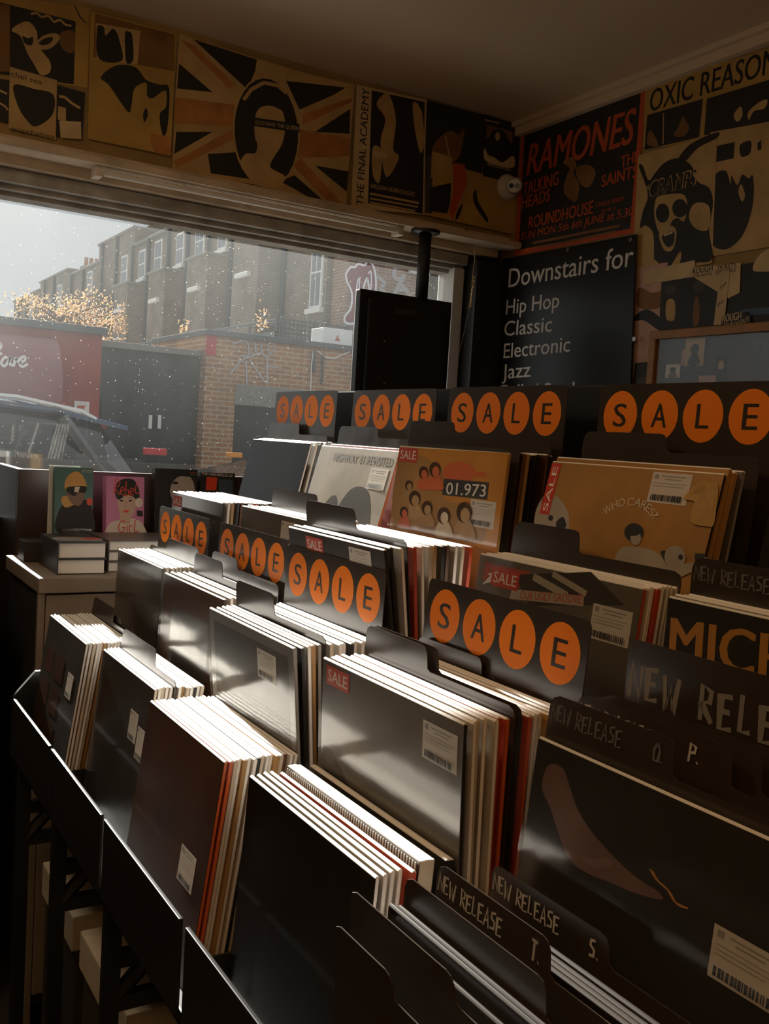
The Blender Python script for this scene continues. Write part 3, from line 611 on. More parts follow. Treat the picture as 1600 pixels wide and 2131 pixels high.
# ---- sleeves
EDGE = mat('white_sleeve_mouth', (.88, .86, .82), .5)
def mouth(mb, T, W, H, m):
    """soft rounded paper-and-film edge standing a little above the boards"""
    n = 6; pr = [(T/2-T/2*math.cos(PI*k/n), H-.0012+.0034*math.sin(PI*k/n)) for k in range(n+1)]
    vs = [(-W/2+.0006, y, z) for y, z in pr]+[(W/2-.0006, y, z) for y, z in pr]; c = n+1
    mb.add(vs, [(k, k+1, c+k+1, c+k) for k in range(n)]+[tuple(range(c)), tuple(range(2*c-1, c-1, -1))], m)
SHADE_EDGE = mat('shaded_sleeve_mouth', (.03, .024, .018), .4)  # dark copy of the mouth colour, standing in for shade on column A
def sleeve_mesh(name, face, spine, pages, T=.0056, W=SW, H=SW, arts=None, pl=None, edge=None):
    """two boards, the paper between them set back a little at the mouth, spine at the near end"""
    mb = MB(); t = .0009
    mb.box((-W/2, 0, 0), (W/2, t, H), face); mb.box((-W/2, T-t, 0), (W/2, T, H), face)
    mb.box((-W/2+.001, t, .001), (W/2-.0012, T-t, H-.0016), pages)
    mb.box((W/2-.0012, t, 0), (W/2, T-t, H), spine); mouth(mb, T, W, H, edge or EDGE)
    return mb
def gl(name, col, bump=.035, coat=1., rough=.35, var=.3, bscale=5, spec=.5): return mat(name, col, rough, coat=coat, var=var, scale=8, bump=bump, bscale=bscale, coatr=.12, spec=spec)
G_BLK = gl('glossy_black_cover', (.018, .014, .010), spec=.15, coat=.7); G_DGR = gl('glossy_charcoal_cover', (.045, .037, .029), spec=.2); G_BRN = gl('glossy_brown_cover', (.06, .025, .009), coat=.35, spec=.1); G_MAT = mat('slick_black_cover', (.010, .009, .008), .09, coat=.12, spec=.1, bump=.03, bscale=6, coatr=.04)
G_SIL = gl('glossy_grey_cover', (.13, .11, .088)); G_YEL = gl('glossy_amber_cover', (.46, .2, .02)); G_TAN = gl('glossy_tan_cover', (.42, .22, .06), coat=.3); G_PAL = gl('glossy_pale_cover', (.44, .39, .32)); G_RED = gl('glossy_red_cover', (.45, .06, .02))
STK = {}
VAR = [('w', G_PAL, PAPER), ('c', G_PAL, CREAM), ('t', G_TAN, TAN), ('k', G_BLK, INK), ('b', G_BRN, BROWN), ('r', G_RED, RED), ('o', G_RED, RORANGE), ('g', G_SIL, GREY), ('K', G_BLK, INK), ('d', G_BRN, BROWN)]
def stk(k):
    """mesh for a plain packed sleeve, shared by its repeats"""
    if k not in STK:
        _, f, s = next(v for v in VAR if v[0] == k); o = sleeve_mesh('record_sleeve', f, s, PAPER, edge=SHADE_EDGE if k in 'Kd' else None).build('record_sleeve', fix=False); STK[k] = o
        COL.objects.unlink(o)
    return STK[k]
def pose(o, col, xb, zf, lean, dy=0., dz=0.):
    o.location = (xb, FAR[col]-SW/2+dy, zf+dz); o.rotation_euler = (-lean, 0, ROT)
def card_outline(W, H, tab, hi, r=.012, flip=False):
    """tabbed divider outline: height H, raised by hi over the first `tab` of its width"""
    if tab >= 1: return rrect(-W/2, 0, W/2, H+hi, r)
    xs = -W/2+W*tab
    pts = [(-W/2, 0), (W/2, 0), (W/2, H-r), (W/2-r*.3, H-r*.3), (W/2-r, H), (xs+.012, H), (xs+.006, H+.003), (xs+.003, H+hi-.008), (xs-.001, H+hi-.002), (xs-.008, H+hi), (-W/2+r, H+hi), (-W/2+r*.3, H+hi-r*.3), (-W/2, H+hi-r)]
    return [(-p, q) for p, q in pts][::-1] if flip else pts
def divider(label, col, xb, zf, lean, tab=.45, H=.328, hi=.029, W=.322, arts=None, group=None, flip=False, m=None, dy=0.):
    mb = MB(); mb.prism(card_outline(W, H, tab, hi, flip=flip), XZ, 0, .0013, m or PP)
    if arts: paint(mb, arts, None, 0)
    o = mb.build('divider_card', fix=False); tag(o, label, 'divider', group); pose(o, col, xb, zf, lean, dy); return o
def sale_card(label, col, xb, zf, lean, H=.42, W=.325, dy=0.):
    mb = MB(); mb.prism(rrect(-W/2, 0, W/2, H, .010), XZ, 0, .0014, PP)
    o = mb.build('sale_divider', fix=False); tag(o, label, 'divider'); pose(o, col, xb, zf, lean, dy)
    for k, ch in enumerate('SALE'):
        u = -W/2+.046+k*.078; v = H-.0465; h = .034
        d = MB(); paint(d, [('e', ORANGE, 0, 0, .0345, .0365)], None, 0, lay0=2)
        d.build('orange_disc', parent=o, loc=(u, 0, v), fix=False)
        w = {'S': .026, 'A': .0285, 'L': .0215, 'E': .0235}[ch]
        l = MB(); paint(l, [('t', PP, ch, (-w/2, -h/2), (w/2, -h/2), h, .02)], None, 0, lay0=4)
        l.build('letter', parent=o, loc=(u, 0, v), fix=False)
    return o
def price_label(o, u, v, w=.066, h=.043, dim=False):
    """white shop label: heading, lines of small type, barcode"""
    k_ = h/.043
    arts = [('p', STICK, [(0, 0), (w, 0), (w, h), (0, h)]), ('p', GREY, [(.004, h-.009), (.011, h-.009), (.011, h-.003), (.004, h-.003)])]
    arts += [('l', GREY, [(.016, h-.005), (w-.010, h-.005)], .0014), ('l', GREY, [(.022, h-.009), (w-.016, h-.009)], .0012)]
    arts += [('l', mat('small_type', (.42, .39, .36), .5), [(.004, h-.0145-k*.0038), (w-.006-(k % 3)*.004, h-.0145-k*.0038)], .0008) for k in range(int(3+(h-.043)/.0038))]
    rnd = random.Random(int(u*1e4)); x = .005
    while x < w-.008:
        bw = rnd.choice([.0012, .002, .003]); arts.append(('p', INK, [(x, .003), (x+bw, .003), (x+bw, .011), (x, .011)])); x += bw+rnd.choice([.001, .0018])
    d = MB(); paint(d, arts, None, 0, lay0=6); return d.build('price_label', parent=o, loc=(u, 0, v), fix=False)
def sale_label(o, u, v, w=.060, h=.025, rot=0.):
    d = MB(); paint(d, [('p', REDSTICK, [(0, 0), (w, 0), (w, h), (0, h)]), ('t', WHITE, 'SALE', (.005, .005), (w-.005, .005), h-.010, .02)], None, 0, lay0=6)
    return d.build('sale_sticker', parent=o, loc=(u, 0, v), rot=(0, rot, 0), fix=False)

def front(label, col, xb, zf, lean, face=G_BLK, spine=PAPER, arts=None, px=False, T=.0056, W=SW, H=SW, dy=0., edge=None):
    loc = Vector((xb, FAR[col]-SW/2+dy, zf)); pl = Pl(loc, ROT, lean) if px else None
    mb = MB(); t = .0009
    mb.box((-W/2, 0, 0), (W/2, t, H), face); mb.box((-W/2, T-t, 0), (W/2, T, H), face); mb.box((-W/2+.001, t, .001), (W/2-.0012, T-t, H-.0016), PAPER); mb.box((W/2-.0012, t, 0), (W/2, T-t, H), spine); mouth(mb, T, W, H, edge or EDGE)
    if arts: paint(mb, arts, pl, 0)
    o = mb.build('record_sleeve', loc=loc, rot=(-lean, 0, ROT), fix=False); return tag(o, label, 'record')
def film(o, W=SW, H=SW, y=-.003, w2=.006, h2=.008):
    """loose clear outer sleeve around a record, open and slightly proud at the top"""
    mb = MB(); n = 10; vs = []; rnd = random.Random(int(o.location.x*1e4))
    for j in range(n+1):
        for i in range(n+1):
            vs.append((-W/2-w2/2+(W+w2)*i/n, y-.0012*rnd.random(), -.0+(H+h2)*j/n))
    mb.add(vs, [(j*(n+1)+i, j*(n+1)+i+1, (j+1)*(n+1)+i+1, (j+1)*(n+1)+i) for j in range(n) for i in range(n)], FILM)
    return mb.build('clear_outer_sleeve', parent=o, smooth=True, fix=False)

R = math.radians
def bin_(col, tier, xt0, l0, xt1, l1, seq, label, rowgroup, rise=None):
    """packs a bin front to back; seq letters are plain sleeves, callables build a special item at (xb, zf, lean)"""
    zf = ZF[tier]; L0, L1 = R(l0), R(l1); n = len(seq)
    xb0, xb1 = xt0-SW*math.sin(L0), xt1-SW*math.sin(L1); rnd = random.Random(hash((col, tier)) % 97 if False else ord(col)*7+tier)
    prevd = -1
    for i, it in enumerate(seq):
        t = i/max(1, n-1); xb = xb0+(xb1-xb0)*t; lean = L0+(L1-L0)*t
        if callable(it): it(col, xb, zf, lean)
        else:
            o = stk(it).copy(); COL.objects.link(o); tag(o, label, 'record', rowgroup)
            pose(o, col, xb, zf+.0002, lean, rnd.uniform(-.006, .005), rnd.uniform(0, .0016))

# helpers giving a callable for a special item
def FR(label, face=G_BLK, spine=PAPER, arts=None, px=False, lab=None, sale=None, flm=False, **k):
    def f(col, xb, zf, lean):
        o = front(label, col, xb, zf, lean, face, spine, arts, px, **k)
        H = k.get('H', SW)
        for q in (lab or []): price_label(o, *q)
        if sale: sale_label(o, *sale)
        if flm: film(o)
    return f
def DV(label, **k): return lambda col, xb, zf, lean: divider(label, col, xb, zf, lean, **k)
def SL(label, **k): return lambda col, xb, zf, lean: sale_card(label, col, xb, zf, lean, **k)

# tier 1 (front row)
bin_('E', 0, .506, 8, .606, 9, [FR('dark record at the far front end of the rack, faint squares on its cover', G_DGR, PAPER,
     [('p', G_BRN, [(-.13+.09*i, .2-.07*j), (-.06+.09*i, .2-.07*j), (-.06+.09*i, .255-.07*j), (-.13+.09*i, .255-.07*j)]) for i in range(2) for j in range(3)], lab=[(.07, .19, .045, .05)])]
     +list('wcwwtwcwwcbw')+[DV('small-tabbed black divider at the back of the farthest front bin', tab=.5), DV('black divider edge directly behind the small-tabbed one, farthest front bin', tab=.62, hi=.012)],
     'sleeve packed behind the dark record, farthest bin of the front row', 'sleeves in the farthest front bin')
bin_('D', 0, .524, 6, .606, 8, [FR('dark record with two price labels, second bin from the window, front row', G_DGR, CREAM, None, lab=[(.055, .205, .045, .052), (.105, .185, .045, .055)])]
     +list('wcww')+[DV('grey-lit black tab divider standing in the second front bin from the window', tab=.62)]+list('wtcwkwc'),
     'sleeve packed behind the two-label record, second front bin from the window', 'sleeves in the second front bin')
bin_('C', 0, .497, 7, .598, 8, [FR('plain brown record at the front of the thickest stack, front row', G_BRN, RORANGE, None, lab=[(.064, .12, .058, .05)])]
     +list('ocwtwwkcwwtcbww'),
     'sleeve in the thick sunlit stack behind the brown record', 'sleeves in the thick front stack')
def boxset(col, xb, zf, lean):
    pl = None; o = front('thick white-topped box set with a row of perforations along its edge', col, xb+.002, zf, lean, G_DGR, CREAM, None, T=.020, H=.322)
    d = MB(); vs = []
    for k in range(58):
        x = -.155+k*.00535; d.box((x, -.0008, .300), (x+.0022, .0, .3205), PAPER)
    d.build('perforated_edge', parent=o)
    d = MB(); d.box((-SW/2+.001, .0005, .322), (SW/2-.001, .0195, .3235), PAPER); d.build('top_edge', parent=o)
def darkbox(col, xb, zf, lean):
    o = front('thick black record in cling film with an orange corner label, behind the box set', col, xb+.007, zf, lean, G_BLK, INK, [('p', RORANGE, [(-.155, .25), (-.09, .25), (-.09, .312), (-.155, .312)])], T=.012, H=.318); film(o)
bin_('B', 0, .505, 3, .555, 3.4, [FR('plain black record at the front of the bin nearest the viewer, front row', G_BLK, PAPER, None)]
     +list('wwwr')+[boxset], 'thin white-edged sleeve between the plain black record and the box set', 'thin sleeves before the box set')
darkbox('B', .565, ZF[0], R(3.4))
# tier 2
bin_('E', 1, .655, 1.6, .750, 1.2, [FR('tall dark record in a film sleeve, second row beside the book cabinet', G_DGR, INK, [('p', G_SIL, [(-.02, .02), (.15, .02), (.15, .12), (-.02, .16)])], flm=True)]
     +list('wwwwcww')+[DV('black tab divider behind the white stack beside the book cabinet', tab=.62, flip=True), 'k', SL('sale divider nearest the window, second row, dark with four orange discs')],
     'sleeve in the dazzling white stack beside the book cabinet, second row', 'sleeves in the farthest second-row bin')
bin_('D', 1, .64, 1.7, .752, 1.6, [FR('brown-grey record with a bright reflection along its lower edge, second row', G_BRN, INK, [('p', G_DGR, [(-.1, .05), (.1, .05), (.1, .26), (-.1, .26)])], flm=True)]
     +list('wwcw')+[DV('black divider with a short raised tab before the second-farthest sale divider, second row', tab=.45), 'k', 'w', DV('low black divider touching the second-farthest sale divider', tab=.4, H=.34, hi=.02), SL('sale divider second from the window, second row, pale bronze discs')],
     'sleeve in the second bin from the window, second row', 'sleeves in the second-farthest second-row bin')
bin_('C', 1, .59, -5.7, .727, 1.3, [FR('silvery film-wrapped record reflecting the fanned stack below it, second row', G_SIL, GREY, [('p', G_DGR, [(-.14, .16), (.14, .16), (.14, .3), (-.14, .3)])], lab=[(.034, .248)], flm=True)]
     +list('kwtg')+[DV('large pale-lit tab divider behind the silvery record', tab=.45, hi=.033)]+list('cwwkwwcw')+[SL('silver-lit sale divider with pale orange discs, middle of the second row')],
     'sleeve edge beside the large tab divider, middle bin of the second row', 'sleeves in the middle second-row bin')
bin_('B', 1, .602, -2.3, .752, 4, [FR('grey glossy record with faint red sale label, front of the second row nearest the viewer', G_SIL, INK, [('s', G_DGR, [(-.15, .0), (.15, .0), (.15, .16), (.0, .12), (-.15, .2)])], lab=[(.083, .258)], sale=(-.146, .285), flm=True)]
     +list('wcwwr')+[FR('orange-edged record in film before the twin tab dividers', G_RED, RORANGE), DV('first of the twin black tab dividers in the nearest second-row bin', tab=.45), DV('second of the twin black tab dividers, behind the first', tab=.48)]+['o', 'w', 'c', 't', 'w', 'k', 'r']+[DV('low black tab divider lying against the large bright-orange sale divider', tab=.45, H=.314, hi=.024)],
     'sleeve beside the twin tab dividers, nearest bin of the second row', 'sleeves in the nearest second-row bin')
SL('large sale divider with four bright orange discs, nearest the viewer')('B', .762-.42*math.sin(R(4.5))+.006, ZF[1], R(4.5))
# tier 3
bin_('E', 2, .780, 1.5, .90, 4, [FR('dark lettered record behind the sale divider nearest the window, third row', G_DGR, INK, [('t', G_SIL, 'ACOUSTIC', (-.1, .24), (.13, .24), .035, .01)], sale=(-.15, .284))]
     +list('wtkbkwrkgkb'), 'sleeve packed behind the dark lettered record, third row by the window', 'sleeves in the farthest third-row bin')
bin_('D', 2, .80, 2, .895, 4, [FR('grey film-wrapped record with a price label, third row below the pale portrait cover', G_SIL, INK, None, lab=[(.037, .262)])]
     +list('wgw')+[FR('record with a small red sale label peeping over the grey film-wrapped one', G_SIL, PAPER, sale=(-.02, .28))]+[DV('black divider with a short tab below the black glossy record, third row', tab=.62)]+list('wc'),
     'sleeve in the second bin from the window, third row', 'sleeves in the second-farthest third-row bin')
bin_('C', 2, .726, -9.8, .875, 3, [FR('dark record with red sale label behind the silver-lit sale divider, third row', G_DGR, INK, [('p', G_BRN, [(-.15, .2), (-.05, .2), (-.05, .27), (-.15, .27)])], lab=[(.053, .266)], sale=(-.093, .284))]
     +list('kw')+[DV('wide pale-lit tab divider below the amber cover, third row', tab=.52, hi=.033)]+list('rwctkbwcr'),
     'sleeve spine in the coloured row right of the wide tab divider, third row', 'sleeves in the middle third-row bin')
bin_('B', 2, .85, 6, .905, 7, [FR('collage record with red sale label and a brown slogan strip, third row', G_SIL, RED,
     [('p', G_RED, [(1010, 1170), (1104, 1190), (1086, 1224), (1004, 1206)]), ('p', G_DGR, [(1070, 1196), (1230, 1190), (1300, 1260), (1100, 1260)]), ('l', G_PAL, [(1110, 1200), (1180, 1240)], .01), ('l', G_PAL, [(1150, 1194), (1220, 1236)], .008),
      ('p', WHITE, [(1014, 1194), (1030, 1190), (1024, 1210), (1004, 1216), (1020, 1198)]), ('p', G_PAL, [(1066, 1226), (1216, 1240), (1214, 1262), (1060, 1246)]), ('t', RED, 'OUR UGLY GROOVE!', (1082, 1246), (1212, 1256), 17, .01)], px=True, lab=[(.082, .243)], sale=(-.124, .276), flm=True)]
     +list('wwrwcwww'), 'sleeve in the bright fanned stack behind the collage record, third row', 'sleeves behind the collage record')
divider('wide grey-lit black tab divider before the tan panda cover, third row', 'B', .872, ZF[2], R(6.5), tab=.42, H=.335, hi=.03)
# tier 4
bin_('E', 3, .981, 13, 1.03, 10, [FR('black glossy record leaning back, top row nearest the window', G_MAT, PAPER, [('s', G_PAL, [(-.10, .03), (-.07, .10), (-.05, .08), (-.06, .03)])])]
     +list('wkwk'), 'sleeve directly behind the black glossy record, top row', 'sleeves in the farthest top bin')
divider('low black tab divider before the sale divider nearest the window, top row', 'E', .988, ZF[3], R(6), tab=.52, H=.328, hi=.026)
sale_card('sale divider at the window end of the top row, shaded at lower left', 'E', 1.025, ZF[3], R(2), H=.43)
bin_('D', 3, .978, 15, 1.025, 11, [FR('pale record with dark twin portrait and a price label, top row', G_PAL, RORANGE,
     [('s', G_DGR, [(-.10, .0), (-.09, .14), (-.05, .21), (-.01, .18), (.0, .0)]), ('s', G_BRN, [(-.02, .1), (.0, .2), (.06, .22), (.12, .17), (.13, .03), (.02, .0)]), ('s', G_DGR, [(-.02, .16), (.02, .23), (.09, .23), (.13, .16), (.1, .15), (.05, .19), (.01, .1)]), ('t', INK, '61 REVISITED', (.02, .285), (.145, .285), .017, .02), ('t', INK, 'HIGHWAY', (-.09, .285), (.01, .285), .017, .02)], lab=[(.076, .236)], flm=True)]
     +list('ot'), 'sleeve behind the pale twin portrait record, top row', 'sleeves behind the pale portrait record')
divider('low black tab divider overlapping the second sale divider from the window, top row', 'D', .985, ZF[3], R(6), tab=.5, H=.330, hi=.022)
bin_('D', 3, 1.032, 5, 1.047, 4, ['t', 't', 't'], 'tan sleeve just below the discs of the second sale divider from the window', 'tan sleeves in the top row')
sale_card('sale divider second from the window, top row, with soft streaks of light', 'D', 1.038, ZF[3], R(2), H=.43)
bin_('C', 3, .94, 4, .948, 4, [FR('amber record with illustrated heads and a row of numerals in film, top row', G_YEL, TAN,
     [('p', mat('amber_print', (.62, .27, .03), .35, coat=.5, var=.2, scale=6), [(832, 930), (1058, 943), (1032, 1150), (814, 1084)]), ('s', G_TAN, [(836, 940), (880, 950), (930, 985), (926, 1040), (990, 1050), (1010, 1080), (1000, 1130), (900, 1110), (818, 1084)]), ('e', RORANGE, 955, 985, 34, 24), ('p', INK, [(924, 996), (1018, 1004), (1014, 1040), (920, 1030)]),
      ('t', WHITE, '01.973', (928, 1028), (1010, 1034), 24, .02), ('l', RORANGE, [(942, 983), (1012, 988)], .008), ('t', INK, '12', (911, 1020), (921, 1022), 15, .03)]
     +[q for (x, y, s, m) in ((882, 986, 10, RORANGE), (906, 980, 12, RORANGE), (852, 1012, 8, TAN), (864, 1040, 12, TAN), (842, 1068, 9, RORANGE), (890, 1060, 11, TAN), (925, 1076, 13, CREAM), (968, 1070, 16, TAN))
        for q in (('s', m, [(x-s*1.3, y+s*3), (x-s*.7, y+s*.8), (x+s*.7, y+s*.8), (x+s*1.4, y+s*3.2)]), ('e', G_BRN, x, y-s*.2, s, s*1.35), ('e', m, x+s*.15, y+s*.15, s*.62, s*.95))], px=True, lab=[(.078, .196)], sale=(-.1545, .289), flm=True)],
     'x', 'x')
divider('tall black tab divider behind the amber cover, top row', 'C', .935, ZF[3], R(4.5), tab=.42, H=.34, hi=.024)
bin_('C', 3, .972, 4.5, 1.022, 4, list('btkkbk'), 'dark sleeve spine right of the amber cover, top row', 'dark sleeves behind the amber cover')
divider('grey tab divider whose raised right half shows before the third sale divider', 'C', 1.002, ZF[3], R(3.5), tab=.55, H=.318, hi=.026, flip=True)
sale_card('third sale divider from the window, top row, evenly lit with bright discs', 'C', 1.032, ZF[3], R(2), H=.43)
bin_('B', 3, .973, 13, 1.003, 10, [FR('tan record with a white furry animal head and an arched title, top row', G_TAN, INK,
     [('s', G_PAL, [(1120, 1050), (1136, 1030), (1160, 1034), (1180, 1062), (1184, 1090), (1176, 1110), (1116, 1110), (1112, 1080)]), ('s', INK, [(1130, 1036), (1146, 1030), (1140, 1044), (1128, 1050)]), ('e', INK, 1146, 1078, 5, 6), ('s', INK, [(1158, 1086), (1172, 1076), (1178, 1096), (1160, 1100)])]
     +[('t', mat('cream_title', (.66, .55, .4), .5), ch, p0, p1, 17, .02) for ch, p0, p1 in (('W', (1259, 1073), (1274, 1062)), ('H', (1275, 1062), (1287, 1055)), ('O', (1288, 1056), (1301, 1052)), ('C', (1305, 1053), (1317, 1053)), ('A', (1319, 1052), (1332, 1056)), ('R', (1333, 1057), (1343, 1061)), ('E', (1342, 1062), (1350, 1068)), ('S', (1349, 1070), (1356, 1077)), ('?', (1357, 1078), (1363, 1084)))]
     +[('e', INK, 1320, 1108, 20, 19), ('e', G_PAL, 1324, 1120, 11, 15), ('e', INK, 1318, 1106, 17, 10), ('s', G_PAL, [(1282, 1160), (1296, 1140), (1320, 1138), (1360, 1146), (1384, 1168), (1380, 1190), (1290, 1190)]), ('s', INK, [(1376, 1150), (1384, 1146), (1390, 1156), (1384, 1166)]), ('e', G_PAL, 1406, 1160, 22, 24), ('e', INK, 1418, 1160, 5, 6), ('s', G_PAL, [(1390, 1176), (1440, 1172), (1470, 1160), (1470, 1176), (1430, 1196), (1400, 1206)]), ('p', INK, [(1448, 1152), (1468, 1153), (1467, 1167), (1447, 1165)]),
       ('s', P_YEL, [(1450, 1010), (1466, 1002), (1482, 1008), (1492, 1006), (1496, 1020), (1492, 1060), (1486, 1094), (1470, 1096), (1440, 1088), (1442, 1060), (1446, 1044), (1424, 1038)]), ('L', TAN, [(1466, 1030), (1456, 1046), (1450, 1060), (1470, 1066), (1476, 1046), (1466, 1034), (1480, 1020), (1486, 1012), (1490, 1030), (1484, 1066), (1466, 1078), (1450, 1090)], .0018), ('t', TAN, 'REX', (1454, 1013), (1470, 1010), 8), ('t', TAN, 'ORANGE', (1446, 1022), (1472, 1018), 7), ('t', TAN, 'COUNTY', (1442, 1030), (1470, 1026), 7)], px=True, lab=[(.045, .271, .066, .041)]),
     FR('brown-edged record with red label peeping over the tan panda cover', G_TAN, TAN, [('p', REDSTICK, [(-.07, .295), (0, .295), (0, .316), (-.07, .316)])], H=.321), 't', 'k', 'g'],
     'sleeve edge over the top of the tan panda cover', 'sleeves behind the tan cover')
def vsale(): pass
o = [x for x in bpy.data.objects if x.get('label', '').startswith('tan record with a white furry')][0]
sale_label(o, -.1365, .235, .078, .0205, -PI/2)
divider('dark tab divider with a rubbed left corner behind the tan panda cover, top row', 'B', 1.005, ZF[3], R(5), tab=.5, H=.332, hi=.026)
sale_card('sale divider at the right edge of the photo, top row, mostly in shadow', 'B', 1.05, ZF[3], R(2), H=.43)
# column A: new releases
def nr(label, xb, zf, lean, letter=None, tab=.5, H=.326, hi=.03, big=False, m=CHALK, x0=-.157, h=.017, lx=-.018, dy=0.):
    arts = scrawl(m, 'NEW RELEASE', x0, H+hi-.026 if not big else H+hi-.062, h if not big else .036, .0021 if not big else .0055, adv=.54 if not big else .66)
    if letter: arts += scrawl(m, letter, lx, H+hi-.025, .017, .0026)
    return divider(label, 'A', xb, zf, R(lean), tab=tab, H=H, hi=hi, arts=arts, dy=dy)
divider('bare black divider at the bottom edge, nearest the viewer', 'A', .452, ZF[0], R(-4.5), tab=.3, H=.295, hi=.02)
divider('bare black divider behind the nearest one, curving down to the right', 'A', .466, ZF[0], R(-4), tab=.5, H=.322, hi=.022)
o = front('black record in a stiff clear sleeve with a bright edge, nearest bin', 'A', .472, ZF[0], R(.5), G_BLK, INK, H=.305, edge=SHADE_EDGE); film(o, H=.318, h2=.006)
FILM2 = FILM
bin_('A', 0, .486, 1, .492, 1, ['K', 'd'], 'dark sleeve beside the stiff clear sleeve, nearest bin', 'dark sleeves in the nearest bin')
divider('unmarked black tab divider in front of the T divider', 'A', .494, ZF[0], R(1.5), tab=.62, H=.314, hi=.03)
nr('black divider reading NEW RELEASE with a letter T', .522, ZF[0], 3, 'T.', H=.320, hi=.03)
bin_('A', 0, .552, 3, .573, 2.8, ['K', 'd', 'd', 'K'], 'film-wrapped sleeve edge between the T and S dividers', 'sleeves between the T and S dividers')
nr('black divider reading NEW RELEASE with a letter S', .596, ZF[0], 2, 'S.', H=.312, hi=.025)
SKIN = mat('photo_skin', (.17, .085, .06), .4, coat=.6, var=.35, scale=16)
FR('large black glossy record with a dim photograph of a hand and forearm', G_BLK, INK,
   [('s', SKIN, [(1136, 1600), (1150, 1590), (1172, 1600), (1184, 1632), (1200, 1680), (1226, 1724), (1256, 1760), (1290, 1796), (1330, 1830), (1370, 1856), (1376, 1872), (1320, 1858), (1268, 1836), (1220, 1816), (1186, 1790), (1164, 1740), (1146, 1684), (1128, 1640)]),
    ('s', mat('photo_finger', (.2, .11, .08), .4, coat=.6), [(1210, 1782), (1240, 1788), (1262, 1784), (1276, 1798), (1250, 1806), (1220, 1800)]), ('L', P_GOLD, [(1352, 1808), (1366, 1830), (1388, 1850), (1404, 1876), (1430, 1890)], .0016), ('L', P_GOLD, [(1358, 1812), (1372, 1836), (1394, 1856), (1410, 1882), (1432, 1890)], .0014)], px=True, flm=True, lab=[(.08, .19)])('A', .653-.315*math.sin(R(5.4)), ZF[1], R(5.4))
nr('black divider reading NEW RELEASE with a faint letter O', .632, ZF[1], 6, 'O.', H=.326, hi=.034, m=CHALKDIM)
nr('black divider reading NEW RELEASE with a white letter P', .664, ZF[1], 7, 'P.', H=.324, hi=.034, tab=.60, lx=-.010)
for i, (x, tb) in enumerate(((.680, .66), (.692, .70), (.703, .74))):
    nr(['third NEW RELEASE divider in the fan above the hand photograph', 'fourth NEW RELEASE divider in the fan above the hand photograph', 'rearmost NEW RELEASE divider in the fan above the hand photograph'][i], x, ZF[1], 7, None, H=.322, hi=.033, tab=tb, m=CHALKDIM)
bin_('A', 1, .742, 4, .768, 4, list('KdKK'), 'dark sleeve behind the fan of NEW RELEASE dividers', 'dark sleeves behind the fan')
nr('large glossy black card with big hand-brushed NEW RELEASE, before the lettered record', .768, ZF[1], 1, None, tab=1, H=.40, hi=.01, big=True, m=mat('brushed_chalk', (.24, .22, .19), .6), x0=-.155)
FR('black record with large ochre capitals wrapped in crinkled film', G_BLK, PAPER, [('t', P_GOLD, 'MICH', (1393, 1370), (1650, 1425), 86, .045)], px=True, flm=True)('A', .815, ZF[2], R(2))
bin_('A', 2, .838, 2, .858, 2, list('wtk'), 'sleeve edge behind the ochre-lettered record', 'sleeves behind the ochre-lettered record')
nr('dark NEW RELEASE divider at the right edge, below the tan panda cover', .858, ZF[2], 1, None, H=.33, hi=.03, tab=.7, m=CHALKDIM)
bin_('A', 3, .985, 10, 1.04, 8, list('KgKKdK'), 'dark sleeve at the right edge of the photo, top row', 'dark sleeves in the nearest top bin')

# ------------------------------------------------------------------ books, cabinet and window stage
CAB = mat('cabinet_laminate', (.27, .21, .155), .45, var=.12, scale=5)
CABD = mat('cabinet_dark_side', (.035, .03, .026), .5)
cx0, cx1, cy0, cy1, ct = .517, 1.16, 2.42, 2.85, CZ-.383
cab = empty('display_cabinet', 'brown-grey laminate cabinet carrying the books at the window', 'cabinet', ((cx0+cx1)/2, (cy0+cy1)/2, 0)); CO = cab.location
def cb(mb, name): mb.v = [tuple(Vector(v)-CO) for v in mb.v]; return mb.build(name, parent=cab)
b = MB(); b.bbox((cx0, cy0, ct-.038), (cx1, cy1, ct), CAB, .003); cb(b, 'top_board')
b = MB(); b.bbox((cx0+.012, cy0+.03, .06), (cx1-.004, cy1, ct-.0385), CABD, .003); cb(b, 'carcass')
for x0, x1 in ((cx0+.02, (cx0+cx1)/2-.003), ((cx0+cx1)/2+.003, cx1-.006)):
    b = MB(); b.bbox((x0, cy0+.008, .10), (x1, cy0+.028, ct-.044), CAB, .003); cb(b, 'door')
b = MB(); b.box((cx0+.03, cy0+.05, 0), (cx1-.02, cy1-.02, .06), BLACK); cb(b, 'plinth')
b = MB(); b.bbox((cx0+.002, cy0+.010, .0), (cx0+.018, cy0+.028, ct-.040), CAB, .002); cb(b, 'end_strip')
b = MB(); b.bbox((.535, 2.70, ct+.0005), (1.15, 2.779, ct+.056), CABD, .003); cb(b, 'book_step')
st_ = ct+.0562
# raised stage in the window
sg = empty('window_stage', 'dark stage board across the foot of the window behind the books', 'display board', (1.2, 2.9, 0)); SO = sg.location
STG = mat('stage_board', (.035, .018, .012), .5, var=.3, scale=5)
def sgb(mb, name): mb.v = [tuple(Vector(v)-SO) for v in mb.v]; return mb.build(name, parent=sg)
b = MB(); b.bbox((.545, 2.862, 0), (2.20, 2.885, CZ-.140), STG, .003); sgb(b, 'front_board')
b = MB(); b.bbox((.545, 2.886, 0), (.563, WY+.02, CZ-.140), STG, .003); sgb(b, 'end_board')
b = MB(); b.box((-.6, 3.10, .4), (.544, 3.12, CZ-.30), BLACK); sgb(b, 'low_board')
b = MB(); b.box((.564, 2.886, CZ-.20), (2.2, WY+.02, CZ-.19), STG); sgb(b, 'floor_board')
